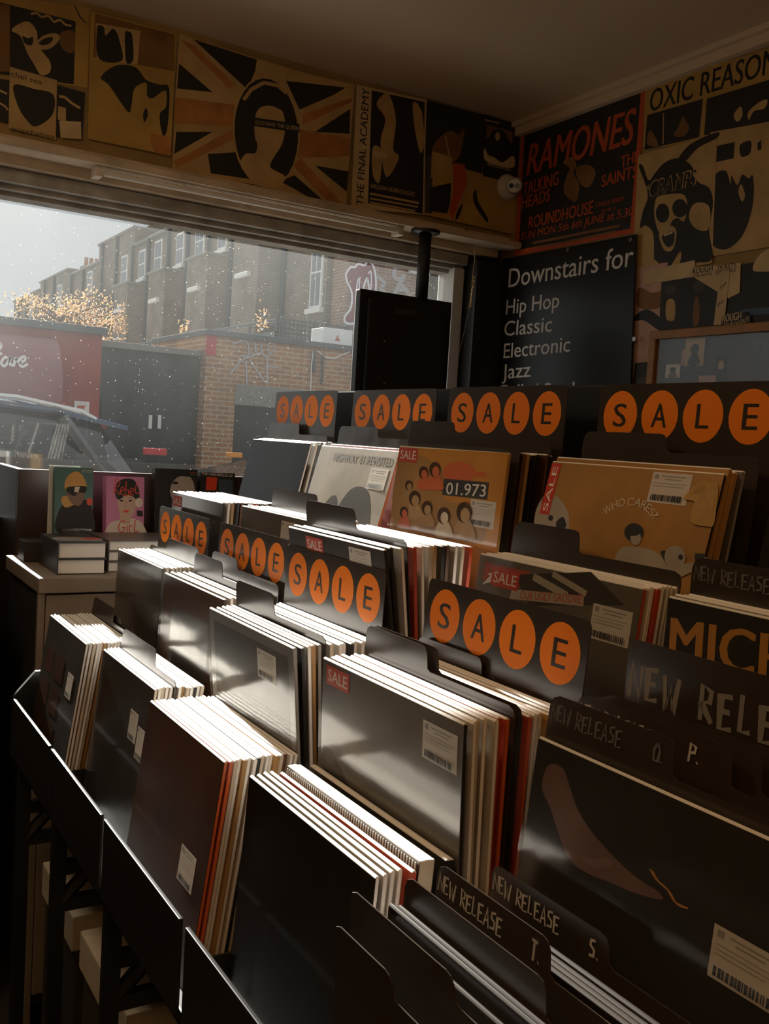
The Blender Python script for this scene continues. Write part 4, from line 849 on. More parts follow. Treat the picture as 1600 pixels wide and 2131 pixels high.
# thick dark bin left of the cabinet
lb = empty('low_shelf_unit', 'low dark shelf unit in the corner left of the cabinet', 'shelf', (.0, 2.75, 0)); 
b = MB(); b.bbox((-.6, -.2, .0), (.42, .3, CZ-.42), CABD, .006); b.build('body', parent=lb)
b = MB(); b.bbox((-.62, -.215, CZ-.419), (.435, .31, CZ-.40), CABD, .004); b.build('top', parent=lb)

TEAL = mat('book_teal', (.07, .17, .16), .4, var=.15); BPINK = mat('book_pink', (.62, .22, .42), .4); BSKIN = mat('book_skin', (.62, .42, .32), .4); SHADE = mat('book_shade_skin', (.22, .11, .07), .4); CAPY = mat('book_cap', (.6, .33, .08), .4); BRED = mat('book_red', (.72, .06, .02), .4); BPALE = mat('book_pale', (.7, .62, .55), .4)
PGS = mat('book_pages', (.82, .78, .7), .7)
def book(label, x, y, z, w, h, t, cover, arts, spine=None, rz=0., lean=.08, pl_px=False):
    o = empty('book', label, 'book', (x, y, z), (-lean, 0, rz)); r = Pl((x, y, z), rz, lean)
    m = MB(); m.box((-w/2, 0, 0), (w/2, .0022, h), cover); m.box((-w/2, t-.0022, 0), (w/2, t, h), cover); m.box((-w/2, .0022, 0), (-w/2+.0022, t-.0022, h), spine or cover)
    paint(m, arts, r if pl_px else None, 0); m.build('cover', parent=o, fix=False)
    m = MB(); m.box((-w/2+.0023, .0023, .003), (w/2-.004, t-.0023, h-.003), PGS); m.build('pages', parent=o); return o
def ub(p, y): q = aty(p, y); return q
y = 2.715; p = aty((153, 1110), y)
bw = aty((195, 972), y).x-aty((114, 972), y).x
book('teal paperback with a figure in a yellow cap and dark visor', p.x, y, st_, bw, aty((153, 973), y).z-st_, .022, TEAL,
     [('s', INK, [(118, 1106), (124, 1060), (142, 1042), (176, 1040), (192, 1060), (192, 1112)]), ('s', CAPY, [(130, 1050), (128, 1036), (140, 1032), (160, 1044), (140, 1056)]),
      ('s', SHADE, [(140, 1000), (172, 1000), (176, 1030), (166, 1052), (148, 1046), (138, 1024)]), ('s', CAPY, [(134, 1012), (140, 992), (158, 981), (172, 990), (180, 1014), (160, 1012), (140, 1020)]), ('s', INK, [(140, 1014), (178, 1012), (176, 1026), (162, 1024), (156, 1032), (142, 1026)]),
      ('p', BPALE, [(156, 1013), (166, 1013), (163, 1024), (154, 1024)]), ('e', BRED, 186, 1044, 6, 8), ('l', BPALE, [(170, 979), (192, 980)], .0008), ('l', BPALE, [(170, 982), (192, 983)], .0008)], rz=.03, pl_px=True)
y = 2.72; p = aty((260, 1118), y); bw = aty((297, 1000), y).x-aty((216, 1000), y).x
book('pink hardback with red script title and a short-haired portrait', p.x, y, st_, bw, aty((260, 992), y).z-st_, .03, BPINK,
     [('s', BPALE, [(222, 1118), (226, 1092), (240, 1084), (270, 1078), (296, 1090), (300, 1120)]), ('s', BSKIN, [(244, 1030), (252, 1022), (276, 1022), (284, 1040), (280, 1064), (272, 1078), (268, 1090), (254, 1088), (248, 1066)]),
      ('s', INK, [(240, 1030), (244, 1004), (262, 996), (280, 1000), (290, 1024), (288, 1050), (280, 1036), (262, 1030), (248, 1040)]), ('e', BRED, 262, 1064, 6, 2.6), ('e', INK, 253, 1042, 3.5, 1.8), ('e', INK, 271, 1042, 3.5, 1.8), ('l', INK, [(248, 1037), (257, 1036)], .0012), ('l', INK, [(267, 1036), (276, 1037)], .0012), ('l', SHADE, [(263, 1044), (261, 1055), (265, 1056)], .0012),
      ('e', BPALE, 289, 1046, 8, 10), ('p', INK, [(284, 1062), (297, 1063), (297, 1075), (285, 1074)]),
      ('L', BRED, [(238, 1028), (241, 998), (249, 1002), (246, 1012), (239, 1014), (249, 1030)], .0026), ('L', BRED, [(251, 1024), (258, 1018), (253, 1014), (250, 1026), (258, 1030)], .0026), ('L', BRED, [(263, 1002), (260, 1030), (266, 1030), (267, 1020), (261, 1020)], .0026), ('L', BRED, [(271, 1026), (278, 1020), (273, 1016), (270, 1028), (278, 1030)], .0026), ('L', BRED, [(284, 1006), (281, 1024), (290, 1026)], .0026),
      ('L', BRED, [(260, 1086), (252, 1084), (246, 1100), (254, 1108), (259, 1098), (253, 1098)], .0028), ('L', BRED, [(264, 1094), (264, 1108)], .0028), ('L', BRED, [(269, 1108), (269, 1094), (275, 1096)], .0028), ('L', BRED, [(281, 1082), (279, 1106), (288, 1104)], .0028),
      ('t', INK, 'KATHLEEN HANNA', (241, 1119), (297, 1120), 6, .03)], rz=.06, pl_px=True)
y = 2.79; p = aty((366, 1100), y); bw = aty((412, 990), y).x-aty((323, 990), y).x
book('dark paperback with a grey half-hidden face, behind the white stack', p.x, y, ct, bw, aty((366, 976), y).z-ct, .03, INK,
     [('s', mat('book_grey_face', (.4, .35, .3), .5), [(354, 998), (370, 988), (392, 990), (404, 1010), (400, 1040), (360, 1040)]), ('s', INK, [(344, 990), (372, 978), (404, 984), (396, 992), (372, 992), (356, 1010), (350, 1040)]), ('e', INK, 365, 1005, 6, 3), ('l', BRED, [(396, 983), (409, 984)], .001), ('l', GREY, [(396, 987), (409, 988)], .001)], rz=.02, lean=.06, pl_px=True)
y = 2.80; p = aty((452, 1100), y); bw = aty((486, 990), y).x-aty((413, 990), y).x
book('black and red comic volume beside the grey-faced paperback', p.x, y, ct, bw, aty((452, 984), y).z-ct, .03, INK,
     [('p', BRED, [(430, 992), (452, 994), (450, 1020), (428, 1020)]), ('t', WHITE, 'THE CHRONICLES OF', (420, 988), (484, 993), 5, .02), ('p', mat('book_blue', (.05, .08, .12), .5), [(455, 997), (484, 999), (484, 1030), (455, 1030)])], rz=.02, lean=.06, pl_px=True)
# white easel card behind the teal paperback
p = aty((98, 1108), 2.765); o = MB(); o.bbox((-.0, 0, 0), (.085, .004, aty((100, 968), 2.765).z-st_), mat('white_easel_card', (.75, .75, .74), .4), .001); tag(o.build('easel_card', loc=(p.x, 2.765, st_), rot=(-.01, 0, .0)), 'white display card standing behind the teal paperback', 'card')
ac = clear_film('acrylic', gloss=.12, rough=.03, bump=0, milk=.02); p = aty((160, 1118), 2.70)
o = MB(); o.bbox((-.04, 0, 0), (.04, .002, .035), ac, .0008); o.bbox((-.04, .0021, 0), (.04, .010, .002), ac, .0008); tag(o.build('acrylic_stand', loc=(p.x, 2.7025, st_)), 'clear acrylic book stand in front of the teal paperback', 'stand')
# lying books
def lying(label, x0, x1, y0, y1, z, t, cover, arts=None, group=None):
    o = empty('hardback_book', label, 'book', ((x0+x1)/2, (y0+y1)/2, z), (0, 0, 0), group); w, d = (x1-x0)/2, (y1-y0)/2
    m = MB(); m.box((-w, -d, 0), (w, d, .0028), cover); m.box((-w, -d, t-.0028), (w, d, t), cover); m.box((-w, -d, .0028), (-w+.003, d, t-.0028), cover); m.build('cover', parent=o)
    m = MB(); m.box((-w+.0031, -d+.004, .0028), (w-.004, d-.004, t-.0028), PAPER); m.build('pages', parent=o)
    if arts:
        m = MB(); paint(m, arts, None, 0); m.v = [(v[0], v[2], t-v[1]) for v in m.v]; m.build('cover_print', parent=o, fix=False)
    return o
q0, q1 = aty((118, 1195), 2.47), aty((220, 1193), 2.47)
DARKC = mat('book_dark_cloth', (.035, .03, .028), .4)
lying('lower of two thick white-paged hardbacks stacked on the cabinet', q0.x, q1.x, 2.47, 2.675, ct, .0395, DARKC)
lying('upper of two thick white-paged hardbacks, dark cover with red print', q0.x+.001, q1.x+.002, 2.472, 2.675, ct+.0397, .042, DARKC, [('s', GREY, [(-.05, -.06), (.05, -.07), (.06, .0), (-.04, .02)]), ('s', BRED, [(.01, -.03), (.06, -.04), (.05, .01)])])
for i in range(3):
    lying(['bottom grey book of the dark pile beside the white-paged hardbacks', 'middle grey book of the dark pile beside the white-paged hardbacks', 'top grey book of the dark pile beside the white-paged hardbacks'][i], .705, .925, 2.50, 2.69, ct+i*.0277, .0275, mat('book_grey_cloth', (.12, .10, .085), .35))

# boxes stored under the rack
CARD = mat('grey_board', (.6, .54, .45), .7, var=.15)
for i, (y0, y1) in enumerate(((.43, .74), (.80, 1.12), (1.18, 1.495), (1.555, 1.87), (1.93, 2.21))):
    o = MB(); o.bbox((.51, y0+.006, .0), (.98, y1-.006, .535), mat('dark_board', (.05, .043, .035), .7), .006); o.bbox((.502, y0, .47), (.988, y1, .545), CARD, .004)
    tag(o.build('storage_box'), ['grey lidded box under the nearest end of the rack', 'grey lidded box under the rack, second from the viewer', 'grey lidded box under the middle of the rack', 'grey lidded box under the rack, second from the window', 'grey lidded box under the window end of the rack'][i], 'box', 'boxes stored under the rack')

# ------------------------------------------------------------------ outside, seen through the window
GZ = -.15
ASPH = mat('asphalt', (.22, .21, .2), .9, var=.2, scale=2); PAVE = mat('paving', (.42, .4, .37), .9, var=.15)
b = MB(); b.box((-40, WY+.4, GZ-.2), (60, 130, GZ), ASPH); struct(b, 'ground_street')
b = MB(); b.box((-20, WY+.36, GZ-.1), (40, WY+2.3, GZ+.1), PAVE); b.box((-20, 14.4, GZ-.1), (40, 16.49, GZ+.1), PAVE); struct(b, 'ground_pavement')
BR_T = brick('terrace_brick', (.26, .2, .15), (.19, .15, .12), (.3, .27, .23)); BR_G = brick('garage_brick', (.46, .22, .09), (.33, .16, .08), (.5, .4, .3), .24, .083, mort=.011); BR_F = brick('flank_brick', (.32, .19, .13), (.25, .15, .11), (.4, .33, .27), .26, .088)
SHUT = mat('dark_shutter', (.05, .055, .055), .6, var=.25, scale=3); CONC = mat('concrete', (.25, .24, .22), .85, var=.2); SLATE = mat('slate', (.1, .11, .12), .7, var=.2, scale=3)
SASH = mat('white_sash', (.8, .8, .78), .5); GLZ = mat('far_glass', (.1, .12, .14), .08, spec=.8); PIPE = mat('drainpipe', (.06, .07, .08), .5)
SY = 16.5
# red shop
rs = empty('corner_shop', 'dark red single-storey shop across the street with a domed awning', 'building', (3.0, SY, GZ)); O = rs.location
def P3(mb, name, par, o, **k): mb.v = [tuple(Vector(v)-o) for v in mb.v]; return mb.build(name, parent=par, **k)
RW_ = mat('shop_red_render', (.36, .05, .035), .7, var=.2, scale=2)
zt = CZ+1.5
b = MB(); b.box((-4, SY, GZ), (1.6, SY+.6, GZ+.6), RW_); b.box((3.55, SY, GZ), (4.4, SY+3, zt), RW_); b.box((-4, SY+.02, CZ+.35), (3.56, SY+3, zt), RW_); b.box((-4, SY+1.5, GZ), (3.5, SY+3, zt-.2), DARKWALL); P3(b, 'wall', rs, O)
b = MB(); b.bbox((-4.1, SY-.12, zt-.02), (4.46, SY+3, zt+.1), SLATE, .01); P3(b, 'parapet_cap', rs, O)
AW = mat('awning_canvas', (.30, .12, .13), .75, var=.12, scale=3)
b = MB(); n = 9; vs = []; fs = []
for i, x in enumerate((-3.5, 3.62)):
    for k in range(n+1):
        a = PI/2*k/n; vs.append((x, SY-.75*math.sin(a), CZ+.42+.92*math.cos(a)))
    vs.append((x, SY-.75, CZ+.32)); vs.append((x, SY, CZ+.36))
m_ = n+3
fs = [(k, k+1, m_+k+1, m_+k) for k in range(n+1)]+[tuple(range(m_)), tuple(range(2*m_-1, m_-1, -1))]
b.add(vs, fs, AW)
for k in range(24):
    x = -3.5+k*.297; b.add([(x, SY-.752, CZ+.33), (x+.15, SY-.752, CZ+.24), (x+.297, SY-.752, CZ+.33)], [(0, 1, 2)], AW)
P3(b, 'awning', rs, O)
scp = [[(16, 744), (7, 746), (3, 756), (9, 762), (17, 753), (22, 742), (20, 756), (27, 761)], [(28, 763), (33, 745), (36, 751), (45, 743)], [(41, 756), (51, 750), (52, 743), (45, 744), (41, 756), (47, 763), (58, 757)], [(-6, 720), (0, 714), (2, 722), (-4, 730), (4, 738)]]
lp = Pl((0, SY-.77, 0)); b = MB(); paint(b, [('L', mat('awning_script', (.9, .86, .84), .6), q, .04) for q in scp], lp, 0)
b.v = [tuple(Vector((v[0], SY-.77+v[1], v[2]))-O) for v in b.v]; b.build('awning_script', parent=rs, fix=False)
b = MB(); 
for x in (1.6, 2.0, 3.4): b.bbox((x, SY-.05, GZ+.3), (x+.13, SY+.05, CZ+.4), SASH, .01)
b.bbox((-4, SY-.05, GZ+.55), (3.5, SY+.05, GZ+.65), SASH, .01); b.bbox((-4, SY-.05, CZ+.30), (3.5, SY+.05, CZ+.37), SASH, .01); P3(b, 'window_frame', rs, O)
b = MB(); b.box((-4, SY, GZ+.6), (3.5, SY+.02, CZ+.32), GLZ); P3(b, 'shop_pane', rs, O)
b = MB(); b.bbox((2.5, SY-.06, CZ-.35), (2.95, SY-.03, CZ-.05), mat('orange_decal', (.5, .25, .03), .5), .01); P3(b, 'window_decal', rs, O)
n0, n1 = aty((155, 834), SY-.02), aty((185, 864), SY-.02)
b = MB(); b.box((n0.x, SY-.02, n1.z-.3), (n1.x, SY-.005, n0.z), WHITE); b.box((n0.x+.05, SY-.024, n0.z-.12), (n1.x-.05, SY-.021, n0.z-.07), RED); P3(b, 'notice', rs, O)
# dark workshop
dw = empty('workshop', 'low charcoal-painted workshop with boarded doors across the street', 'building', (5.3, SY+.3, GZ)); O = dw.location
b = MB(); b.box((4.42, SY+.3, GZ), (6.24, SY+3, CZ+1.33), SHUT); P3(b, 'wall', dw, O)
b = MB(); b.bbox((4.41, SY+.2, CZ+1.31), (6.245, SY+3, CZ+1.42), CONC, .01); P3(b, 'parapet_cap', dw, O)
b = MB(); b.bbox((4.5, SY+.24, GZ), (5.35, SY+.3, CZ+.45), SHUT, .01); P3(b, 'door', dw, O)
for px in (313, 332):
    q = aty((px, 878), SY+.22); b = MB(); b.bbox((q.x-.03, SY+.22, q.z-.12), (q.x+.03, SY+.24, q.z+.12), WHITE, .005); P3(b, 'white_mark', dw, O)
# brick garage
ga = empty('brick_garage', 'single-storey brick garage with a wide dark opening opposite the shop', 'building', (7.7, SY, GZ)); O = ga.location
gx0, gx1, dx0, dx1, dz = 6.25, 9.32, 6.95, 8.75, CZ+.5; zt = CZ+1.72
b = MB(); b.box((gx0, SY, GZ), (dx0-.12, SY+3, zt), BR_G); b.box((dx1, SY, GZ), (gx1, SY+3, zt), BR_G); b.box((dx0-.12, SY, CZ+.86), (dx1, SY+3, zt), BR_G); P3(b, 'brick_wall', ga, O)
b = MB(); b.bbox((gx0-.05, SY-.08, zt-.03), (gx1+.05, SY+3, zt+.07), SLATE, .01); P3(b, 'parapet_cap', ga, O)
b = MB(); b.bbox((dx0-.12, SY-.02, CZ+.5), (dx1+.02, SY+.3, CZ+.87), CONC, .01); P3(b, 'lintel', ga, O)
b = MB(); b.box((dx0-.12, SY+.35, GZ), (dx1, SY+.42, CZ+.52), SHUT); P3(b, 'roller_door', ga, O)
b = MB(); b.box((gx0-.01, SY-.012, zt-.38), (gx0+.17, SY+.02, zt-.03), mat('red_paint_patch', (.5, .03, .05), .6)); P3(b, 'red_corner', ga, O)
GRAF = mat('faded_graffiti', (.42, .4, .42), .8); gp = Pl((0, SY-.012, 0)); b = MB()
paint(b, [('L', GRAF, q, .035) for q in ([(485, 716), (505, 708), (516, 716), (516, 740), (500, 740)], [(530, 712), (534, 736), (544, 732), (542, 712)], [(556, 718), (566, 712), (572, 722), (562, 736), (556, 724)], [(478, 780), (500, 752), (516, 744), (540, 736), (556, 744)], [(512, 750), (514, 800)], [(520, 750), (552, 796)], [(556, 740), (556, 800)], [(552, 762), (580, 764)])], gp, 0)
b.v = [tuple(Vector((v[0], SY-.012+v[1], v[2]))-O) for v in b.v]; b.build('faded_scribble', parent=ga, fix=False)
for pts, r, mm in (([(652, 730), (648, 760), (646, 815)], .012, WHITE), ([(654, 730), (653, 776)], .03, PIPE), ([(672, 738), (670, 790), (668, 800)], .02, PIPE), ([(660, 730), (678, 744), (696, 746), (712, 738), (728, 732)], .012, WHITE)):
    b = MB(); b.tube([aty(p, SY-.04) for p in pts], r, mm, 6); P3(b, 'cable', ga, O)
# on the garage roof
acu = tag(MB().build('x'), 'x', 'x'); bpy.data.objects.remove(acu)
q = aty((670, 722), 17.3); b = MB(); b.bbox((0, 0, .08), (.68, .5, .40), SASH, .02); b.box((.05, .05, 0), (.15, .45, .08), PIPE); b.box((.53, .05, 0), (.63, .45, .08), PIPE); b.add([(.28, -.002, .16), (.34, -.002, .28), (.40, -.002, .16)], [(0, 1, 2)], RED)
tag(b.build('roof_unit', loc=(q.x, 17.3, zt+.07)), 'white box unit on the garage roof beside the black screen', 'unit')
fe = empty('trellis_fence', 'dark lattice fence on the roof behind the garage parapet', 'fence', (9.9, 19.8, CZ+1.7)); O = fe.location
b = MB(); 
for k in range(17): b.box((9.2+k*.1, 19.8, CZ+1.8), (9.235+k*.1, 19.82, CZ+2.55), PIPE)
for k in range(8): b.box((9.2, 19.82, CZ+1.85+k*.1), (10.9, 19.84, CZ+1.885+k*.1), PIPE)
P3(b, 'lattice', fe, O)
b = MB()
for x in (9.2, 10.0, 10.85): b.bbox((x, 19.78, CZ+1.451), (x+.07, 19.86, CZ+2.62), PIPE, .005)
P3(b, 'post', fe, O)
ra = empty('roof_railing', 'grey-green railing receding along the flat roof left of the lattice', 'railing', (9.15, 24, CZ+1.7)); O = ra.location
b = MB(); b.box((9.13, 19.9, CZ+1.52), (9.16, 31, CZ+2.3), mat('railing_mesh', (.12, .15, .15), .6)); P3(b, 'infill', ra, O)
b = MB(); b.bbox((9.11, 19.9, CZ+2.5), (9.18, 31, CZ+2.57), PIPE, .005)
for k in range(8): b.box((9.13, 19.9+k*1.5, CZ+1.451), (9.17, 19.95+k*1.5, CZ+2.5), PIPE)
P3(b, 'rail', ra, O)
b = MB(); b.box((6.45, SY+3.2, GZ), (11.4, 31, CZ+1.45), CONC); b.box((6.45, SY+3.2, CZ+1.45), (6.6, 31, CZ+1.7), CONC); tag(b.build('rear_extension'), 'long flat-roofed extension behind the garage', 'building')
# terrace: one house per bay, seen from behind
TXF = 12.5
def sash(par, O, x, y0, y1, z0, z1):
    b = MB(); b.bbox((x-.06, y0, z0), (x+.05, y1, z1), SASH, .01); o = P3(b, 'window', par, O)
    b = MB(); ym = (y0+y1)/2; zm = (z0+z1)/2
    for a, c in ((y0+.08, ym-.03), (ym+.03, y1-.08)):
        for d, e in ((z0+.08, zm-.03), (zm+.03, z1-.08)): b.box((x-.07, a, d), (x-.055, c, e), GLZ)
    P3(b, 'pane', o, O)
    b = MB(); b.bbox((x-.14, y0-.12, z0-.14), (x+.02, y1+.12, z0), SASH, .01); P3(b, 'sill', o, O)
YS = [24.1, 28.95, 33.15, 37.45, 42.2, 48, 54, 61, 69]
for i in range(len(YS)-1):
    y0, y1 = YS[i], YS[i+1]; pw = y1-y0; top = CZ+(8.1 if i % 2 == 0 else 7.7)+(.4 if i == 4 else 0)
    h = empty('terraced_house', ['nearest terraced house, brown brick beside the flank wall', 'second terraced house from the flank wall, tall narrow wing', 'third terraced house from the flank wall, wide grey wing', 'fourth terraced house from the flank wall, pale sash windows', 'fifth terraced house from the flank wall, tall chimney', 'sixth terraced house from the flank wall, behind the orange tree', 'seventh terraced house, hazy at the left of the tree', 'last hazy terraced house at the far left end'][i], 'house', (TXF, (y0+y1)/2, GZ)); O = h.location
    b = MB(); b.box((TXF, y0, GZ), (TXF+8, y1-.02, top), BR_T); P3(b, 'wall', h, O)
    b = MB(); b.bbox((TXF-.1, y0, top), (TXF+8, y1-.02, top+.12), CONC, .02); P3(b, 'parapet', h, O)
    wy0 = [26.9, 31.1, 35.4, 40.1, y0+.45*pw, y0+.45*pw, y0+.45*pw, y0+.45*pw][i]; wt = CZ+(8.0 if i == 0 else 5.83)
    b = MB(); b.box((TXF-.85, wy0, GZ), (TXF-.001, wy0+1.95, wt), BR_T); P3(b, 'rear_wing', h, O)
    b = MB(); b.bbox((TXF-.92, wy0-.05, wt), (TXF-.001, wy0+2, wt+.08), CONC, .01); P3(b, 'wing_coping', h, O)
    for (a, c, d, e) in (((wy0-1.75, wy0-.85, CZ+6.1, CZ+7.5)) if i else (wy0-2.6, wy0-1.9, CZ+3.6, CZ+5.6), (wy0-1.6, wy0-.8, CZ+2.9, CZ+4.4)): 
        if i or d > CZ+3.4: sash(h, O, TXF, a, c, d, e)
    if i in (1, 2, 3): sash(h, O, TXF, wy0+.4, wy0+1.2, CZ+6.2, CZ+7.4)
    for z in (CZ+2.6, CZ+4.7):
        b = MB(); b.bbox((TXF-.98, wy0+.5, z), (TXF-.85, wy0+1.5, z+.13), SASH, .01); P3(b, 'stone_sill', h, O)
    for yy, xx in ((wy0-.12, TXF-.08), (min(wy0+2.1, y1-.14), TXF-.12)):
        b = MB(); b.tube([(xx, yy, GZ), (xx, yy, top)], .07, PIPE, 8); P3(b, 'drainpipe', h, O)
    b = MB(); b.bbox((TXF+2.2, y1-.9, top), (TXF+3.4, y1-.2, top+1.3), BR_T, .02)
    P3(b, 'chimney_stack', h, O)
    for k in range(3):
        b = MB(); b.lathe([(.14, 0), (.11, .5), (.13, .55)], mat('chimney_pot', (.35, .2, .13), .8), 10, Matrix.Translation((TXF+2.5+k*.3, y1-.55, top+1.3))); P3(b, 'chimney_pot', h, O)
# flank wall with graffiti
fl = empty('flank_building', 'brown brick flank wall with a white-outlined graffiti tag', 'building', (16, 23.9, GZ)); O = fl.location
b = MB(); b.box((12.66, 23.2, GZ), (24, 24.05, CZ+12), BR_F); P3(b, 'wall', fl, O)
gp = Pl((0, 23.19, 0)); GW = mat('graffiti_white', (.8, .78, .85), .7); GM = mat('graffiti_maroon', (.22, .07, .09), .8)
b = MB(); tagp = [(722, 586), (720, 570), (730, 556), (738, 556), (746, 549), (758, 552), (766, 544), (776, 552), (781, 572), (782, 600), (776, 640), (768, 600), (764, 580), (756, 600), (752, 640), (744, 668), (730, 674), (718, 670), (718, 658), (730, 640), (732, 610)]
paint(b, [('s', GM, tagp), ('L', GW, tagp+[tagp[0]], .06), ('L', GW, [(744, 640), (742, 600), (748, 576), (746, 620)], .04), ('L', GW, [(766, 570), (772, 566), (772, 600), (766, 600)], .04),
          ('L', GRAF, [(834, 556), (824, 556), (820, 574), (832, 582), (842, 572)], .12), ('L', GRAF, [(842, 572), (820, 612)], .12), ('L', GRAF, [(830, 586), (850, 610)], .12), ('L', GRAF, [(822, 604), (848, 602)], .1), ('L', GRAF, [(736, 542), (742, 534), (748, 542), (756, 532), (764, 540), (772, 530), (784, 534)], .08), ('L', GRAF, [(784, 574), (800, 590), (792, 600), (804, 610)], .1)], gp, 0)
b.v = [tuple(Vector((v[0], 23.19+v[1], v[2]))-O) for v in b.v]; b.build('graffiti_tag', parent=fl, fix=False)
q0, q1 = aty((860, 540), 23.19), aty((920, 566), 23.19); b = MB(); b.bbox((q0.x, 23.12, q1.z-.05), (q1.x, 23.2, q0.z+1.4), SASH, .02); wo = P3(b, 'window', fl, O)
b = MB(); b.box((q0.x+.1, 23.10, q1.z+.12), (q1.x-.1, 23.119, q0.z+1.3), GLZ); P3(b, 'pane', wo, O)
b = MB(); b.bbox((q0.x-.15, 23.05, q1.z-.2), (q1.x+.15, 23.19, q1.z-.05), SASH, .02); P3(b, 'sill', wo, O)
# autumn tree
tr = empty('autumn_tree', 'small tree with thin orange autumn leaves behind the red shop', 'tree', (4.9, 21.5, GZ)); O = tr.location
BARK = mat('bark', (.12, .09, .07), .9); LEAF = mat('autumn_leaf', (.5, .31, .16), .6, var=.35, scale=3)
for _l in (LEAF,):
    nt = _l.node_tree; bs = nt.nodes['Principled BSDF']; tl_ = nt.nodes.new('ShaderNodeBsdfTranslucent'); tl_.inputs[0].default_value = (.5, .33, .18, 1); mx = nt.nodes.new('ShaderNodeMixShader'); mx.inputs[0].default_value = .5
    nt.links.new(bs.outputs[0], mx.inputs[1]); nt.links.new(tl_.outputs[0], mx.inputs[2]); nt.links.new(mx.outputs[0], nt.nodes['Material Output'].inputs[0])
b = MB(); b.tube([(4.9, 21.5, GZ), (4.95, 21.5, 2.2), (4.9, 21.5, 3.8)], [.09, .07, .04], BARK, 8); P3(b, 'trunk', tr, O)
rnd = random.Random(11); tips = []; b = MB()
for k in range(26):
    a = rnd.uniform(0, 2*PI); l = rnd.uniform(.5, 1.25); z0 = rnd.uniform(2.6, 3.7); e = Vector((4.92+math.cos(a)*l, 21.5+math.sin(a)*l, z0+rnd.uniform(.1, 1.0)*(1.3-l*.5)))
    b.tube([(4.92, 21.5, z0), ((4.92+e.x)/2, (21.5+e.y)/2, (z0+e.z)/2+.06), e], [.03, .02, .006], BARK, 5); tips += [e, (e+Vector((4.92, 21.5, z0)))/2+Vector((0, 0, .06)), e*.75+Vector((4.92, 21.5, z0))*.25]
P3(b, 'branches', tr, O)
b = MB()
for c in tips:
    for k in range(42):
        q = c+Vector((rnd.gauss(0, .17), rnd.gauss(0, .17), rnd.gauss(0, .11))); q.x = min(q.x, 6.15); u = Vector((rnd.gauss(0, 1), rnd.gauss(0, 1), rnd.gauss(0, 1))).normalized()*.038; w = u.orthogonal().normalized()*.024
        b.add([q-u, q+w, q+u, q-w], [(0, 1, 2, 3)], LEAF)
o = P3(b, 'foliage', tr, O, fix=False); o['kind'] = 'stuff'
for i, (p, y) in enumerate((((545, 668), 18.6), ((380, 694), 19.5))):
    q = aty(p, y); sh = empty('roof_weed', ['orange-leaved weed growing by the roof railing', 'small orange-leaved weed on the extension parapet'][i], 'plant', (q.x, q.y, CZ+1.6)); b = MB(); O = sh.location
    for k in range(34):
        c = q+Vector((rnd.gauss(0, .06), rnd.gauss(0, .06), rnd.gauss(.02, .11))); u = Vector((rnd.gauss(0, 1), rnd.gauss(0, 1), rnd.gauss(0, 1))).normalized()*.05; w = u.orthogonal().normalized()*.03
        b.add([c-u, c+w, c+u, c-w], [(0, 1, 2, 3)], LEAF)
    P3(b, 'leaves', sh, O, fix=False)
    b = MB(); b.tube([(q.x, q.y, CZ+1.3), (q.x+.02, q.y, q.z+.1)], .015, BARK, 5); P3(b, 'stem', sh, O)

# ------------------------------------------------------------------ cars
CARB = mat('blue_car_paint', (.02, .05, .11), .25, coat=1, metal=.3); CARD_ = mat('black_car_paint', (.03, .035, .04), .3, coat=1); CGL = mat('car_glass', (.03, .03, .03), .05, spec=.9); SILV = mat('silver_trim', (.7, .7, .68), .25, metal=.8); TAIL = mat('tail_lamp', (.5, .03, .03), .3); TYRE = mat('tyre', (.02, .02, .02), .8)
def loft(mb, secs, m):
    """cross-sections (x, half widths & heights) lofted along x: each sec = list of (y,z)"""
    n = len(secs[0][1]); vs = []; fs = []
    for x, pr in secs: vs += [(x, y, z) for y, z in pr]
    for i in range(len(secs)-1):
        for k in range(n):
            k2 = (k+1) % n; fs.append((i*n+k, i*n+k2, (i+1)*n+k2, (i+1)*n+k))
    fs.append(tuple(range(n-1, -1, -1))); fs.append(tuple((len(secs)-1)*n+k for k in range(n)))
    mb.add(vs, fs, m)
def ring(hw, z0, z1, r, hwt=None):
    t = hwt if hwt is not None else hw
    return [(-hw+r*.4, z0), (-hw, z0+r), (-hw, z0+(z1-z0)*.55), (-t, z1-r), (-t+r, z1), (t-r, z1), (t, z1-r), (hw, z0+(z1-z0)*.55), (hw, z0+r), (hw-r*.4, z0)]
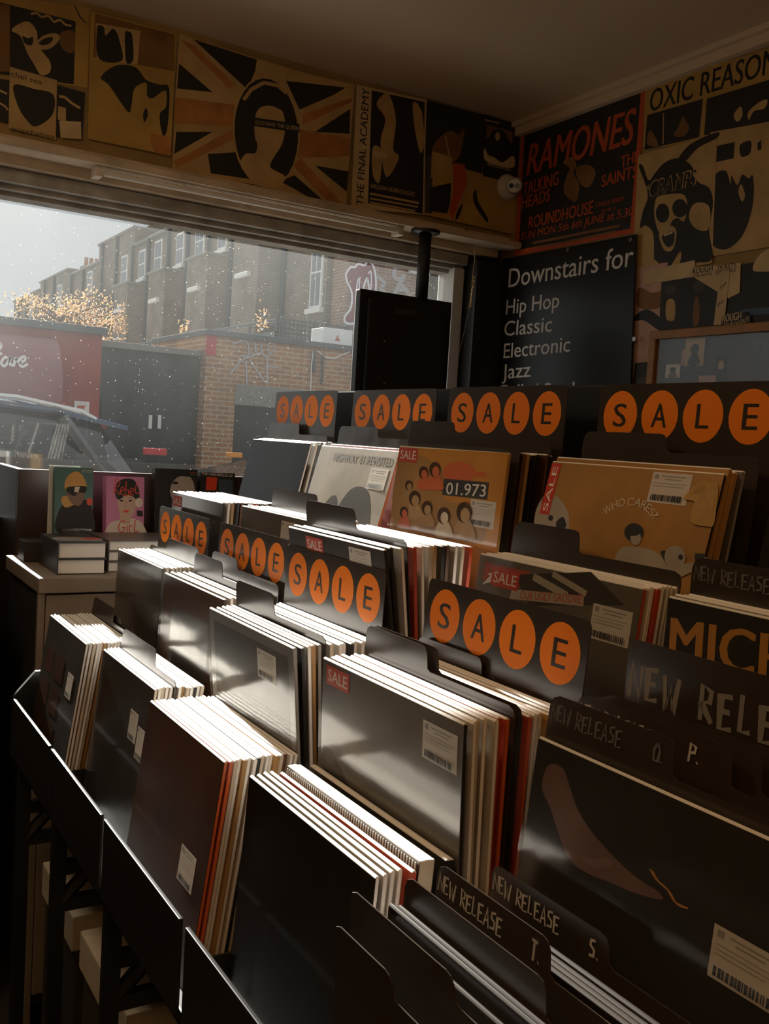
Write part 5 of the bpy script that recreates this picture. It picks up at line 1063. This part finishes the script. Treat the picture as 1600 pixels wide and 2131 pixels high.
def car(name, label, loc, sc, body, roofrail=True, kind='suv'):
    o = empty(name, label, 'car', loc); o.scale = (1, 1, 1)
    H = sc
    m = MB(); loft(m, [(-4.35, ring(.72, .45, .78, .1)), (-4.1, ring(.86, .3, .95, .1)), (-3.0, ring(.92, .25, 1.08, .1)), (-1.5, ring(.93, .25, 1.14, .1)), (-.35, ring(.92, .28, 1.16, .1)), (-.08, ring(.86, .4, 1.12, .12)), (0, ring(.78, .5, 1.02, .12))], body); m.build('body', parent=o, smooth=False)
    m = MB(); loft(m, [(-3.15, ring(.80, 1.05, 1.12, .02)), (-2.35, ring(.84, 1.05, H-.10, .06, .62)), (-1.9, ring(.85, 1.05, H-.03, .06, .64)), (-1.2, ring(.85, 1.05, H-.03, .06, .64)), (-.75, ring(.84, 1.05, H-.07, .06, .62)), (-.45, ring(.82, 1.05, H-.13, .06, .6)), (-.06, ring(.76, 1.04, 1.10, .02))], CGL); m.build('glasshouse', parent=o)
    m = MB(); loft(m, [(-2.4, ring(.60, H-.13, H-.09, .01)), (-1.9, ring(.66, H-.05, H, .02)), (-1.2, ring(.66, H-.05, H, .02)), (-.75, ring(.64, H-.08, H-.03, .02)), (-.24, ring(.6, H-.17, H-.135, .012))], body); m.build('roof', parent=o)
    if roofrail:
        for s in (-1, 1):
            m = MB(); m.tube([(-2.2, s*.6, H-.03), (-1.9, s*.62, H+.035), (-1.1, s*.62, H+.03), (-.62, s*.6, H-.045), (-.5, s*.6, H-.10)], .022, SILV, 8); m.build('roof_rail', parent=o)
    for s in (-1, 1):
        for x, x2, w in ((-1.52, -1.42, .09), (-.78, -.34, .11)):
            m = MB(); m.tube([(x, s*.70, H-.10), (x2, s*.865, 1.10)], w*.45, CARD_, 6); m.build('pillar', parent=o)
        m = MB(); m.tube([(-3.0, s*.925, 1.09), (-.3, s*.925, 1.17)], .016, SILV, 6); m.build('belt_trim', parent=o)
        m = MB(); m.bbox((-.30, s*.86-.06, .84), (-.03, s*.86+.06, 1.04), TAIL, .03); m.build('tail_lamp', parent=o)
        for x in (-3.5, -.85):
            m = MB(); m.lathe([(.2, -.1), (.33, -.1), (.34, -.06), (.34, .06), (.33, .1), (.2, .1)], TYRE, 24, Matrix.Translation((x, s*.85, .34)) @ Matrix.Rotation(PI/2, 4, 'X')); w = m.build('wheel', parent=o)
            m = MB(); m.lathe([(.05, -.105), (.19, -.095), (.19, .095), (.05, .105)], SILV, 18, Matrix.Translation((x, s*.85, .34)) @ Matrix.Rotation(PI/2, 4, 'X')); m.build('hub', parent=w)
    return o
q = aty((310, 975), 7.5)
car('suv_car', 'dark blue car with silver roof rails parked outside the window', (q.x+.12, 8.3, GZ), 1.83, CARB)
m = MB(); 
q = aty((330, 950), 11.5)
c2 = car('hatchback_car', 'black car behind the blue one, near the brick pillar', (q.x+4.2, 12.4, GZ), 1.44, CARD_, False); 
q = aty((323, 940), 11.4); m = MB(); m.bbox((q.x-.14, 11.38, q.z-.04), (q.x+.14, 11.44, q.z+.04), TAIL, .01); oo = m.build('red_lamp'); oo.parent = c2; oo.location = -c2.location
q = aty((488, 947), 11.4); m = MB(); m.bbox((q.x-.1, 11.38, q.z-.03), (q.x+.1, 11.44, q.z+.03), mat('amber_lamp', (.7, .25, .02), .4), .01); oo = m.build('amber_lamp'); oo.parent = c2; oo.location = -c2.location

for o in list(bpy.data.objects):
    if o.name.startswith('record_sleeve') and o.users_collection == (): bpy.data.objects.remove(o)
bpy.context.view_layer.update()
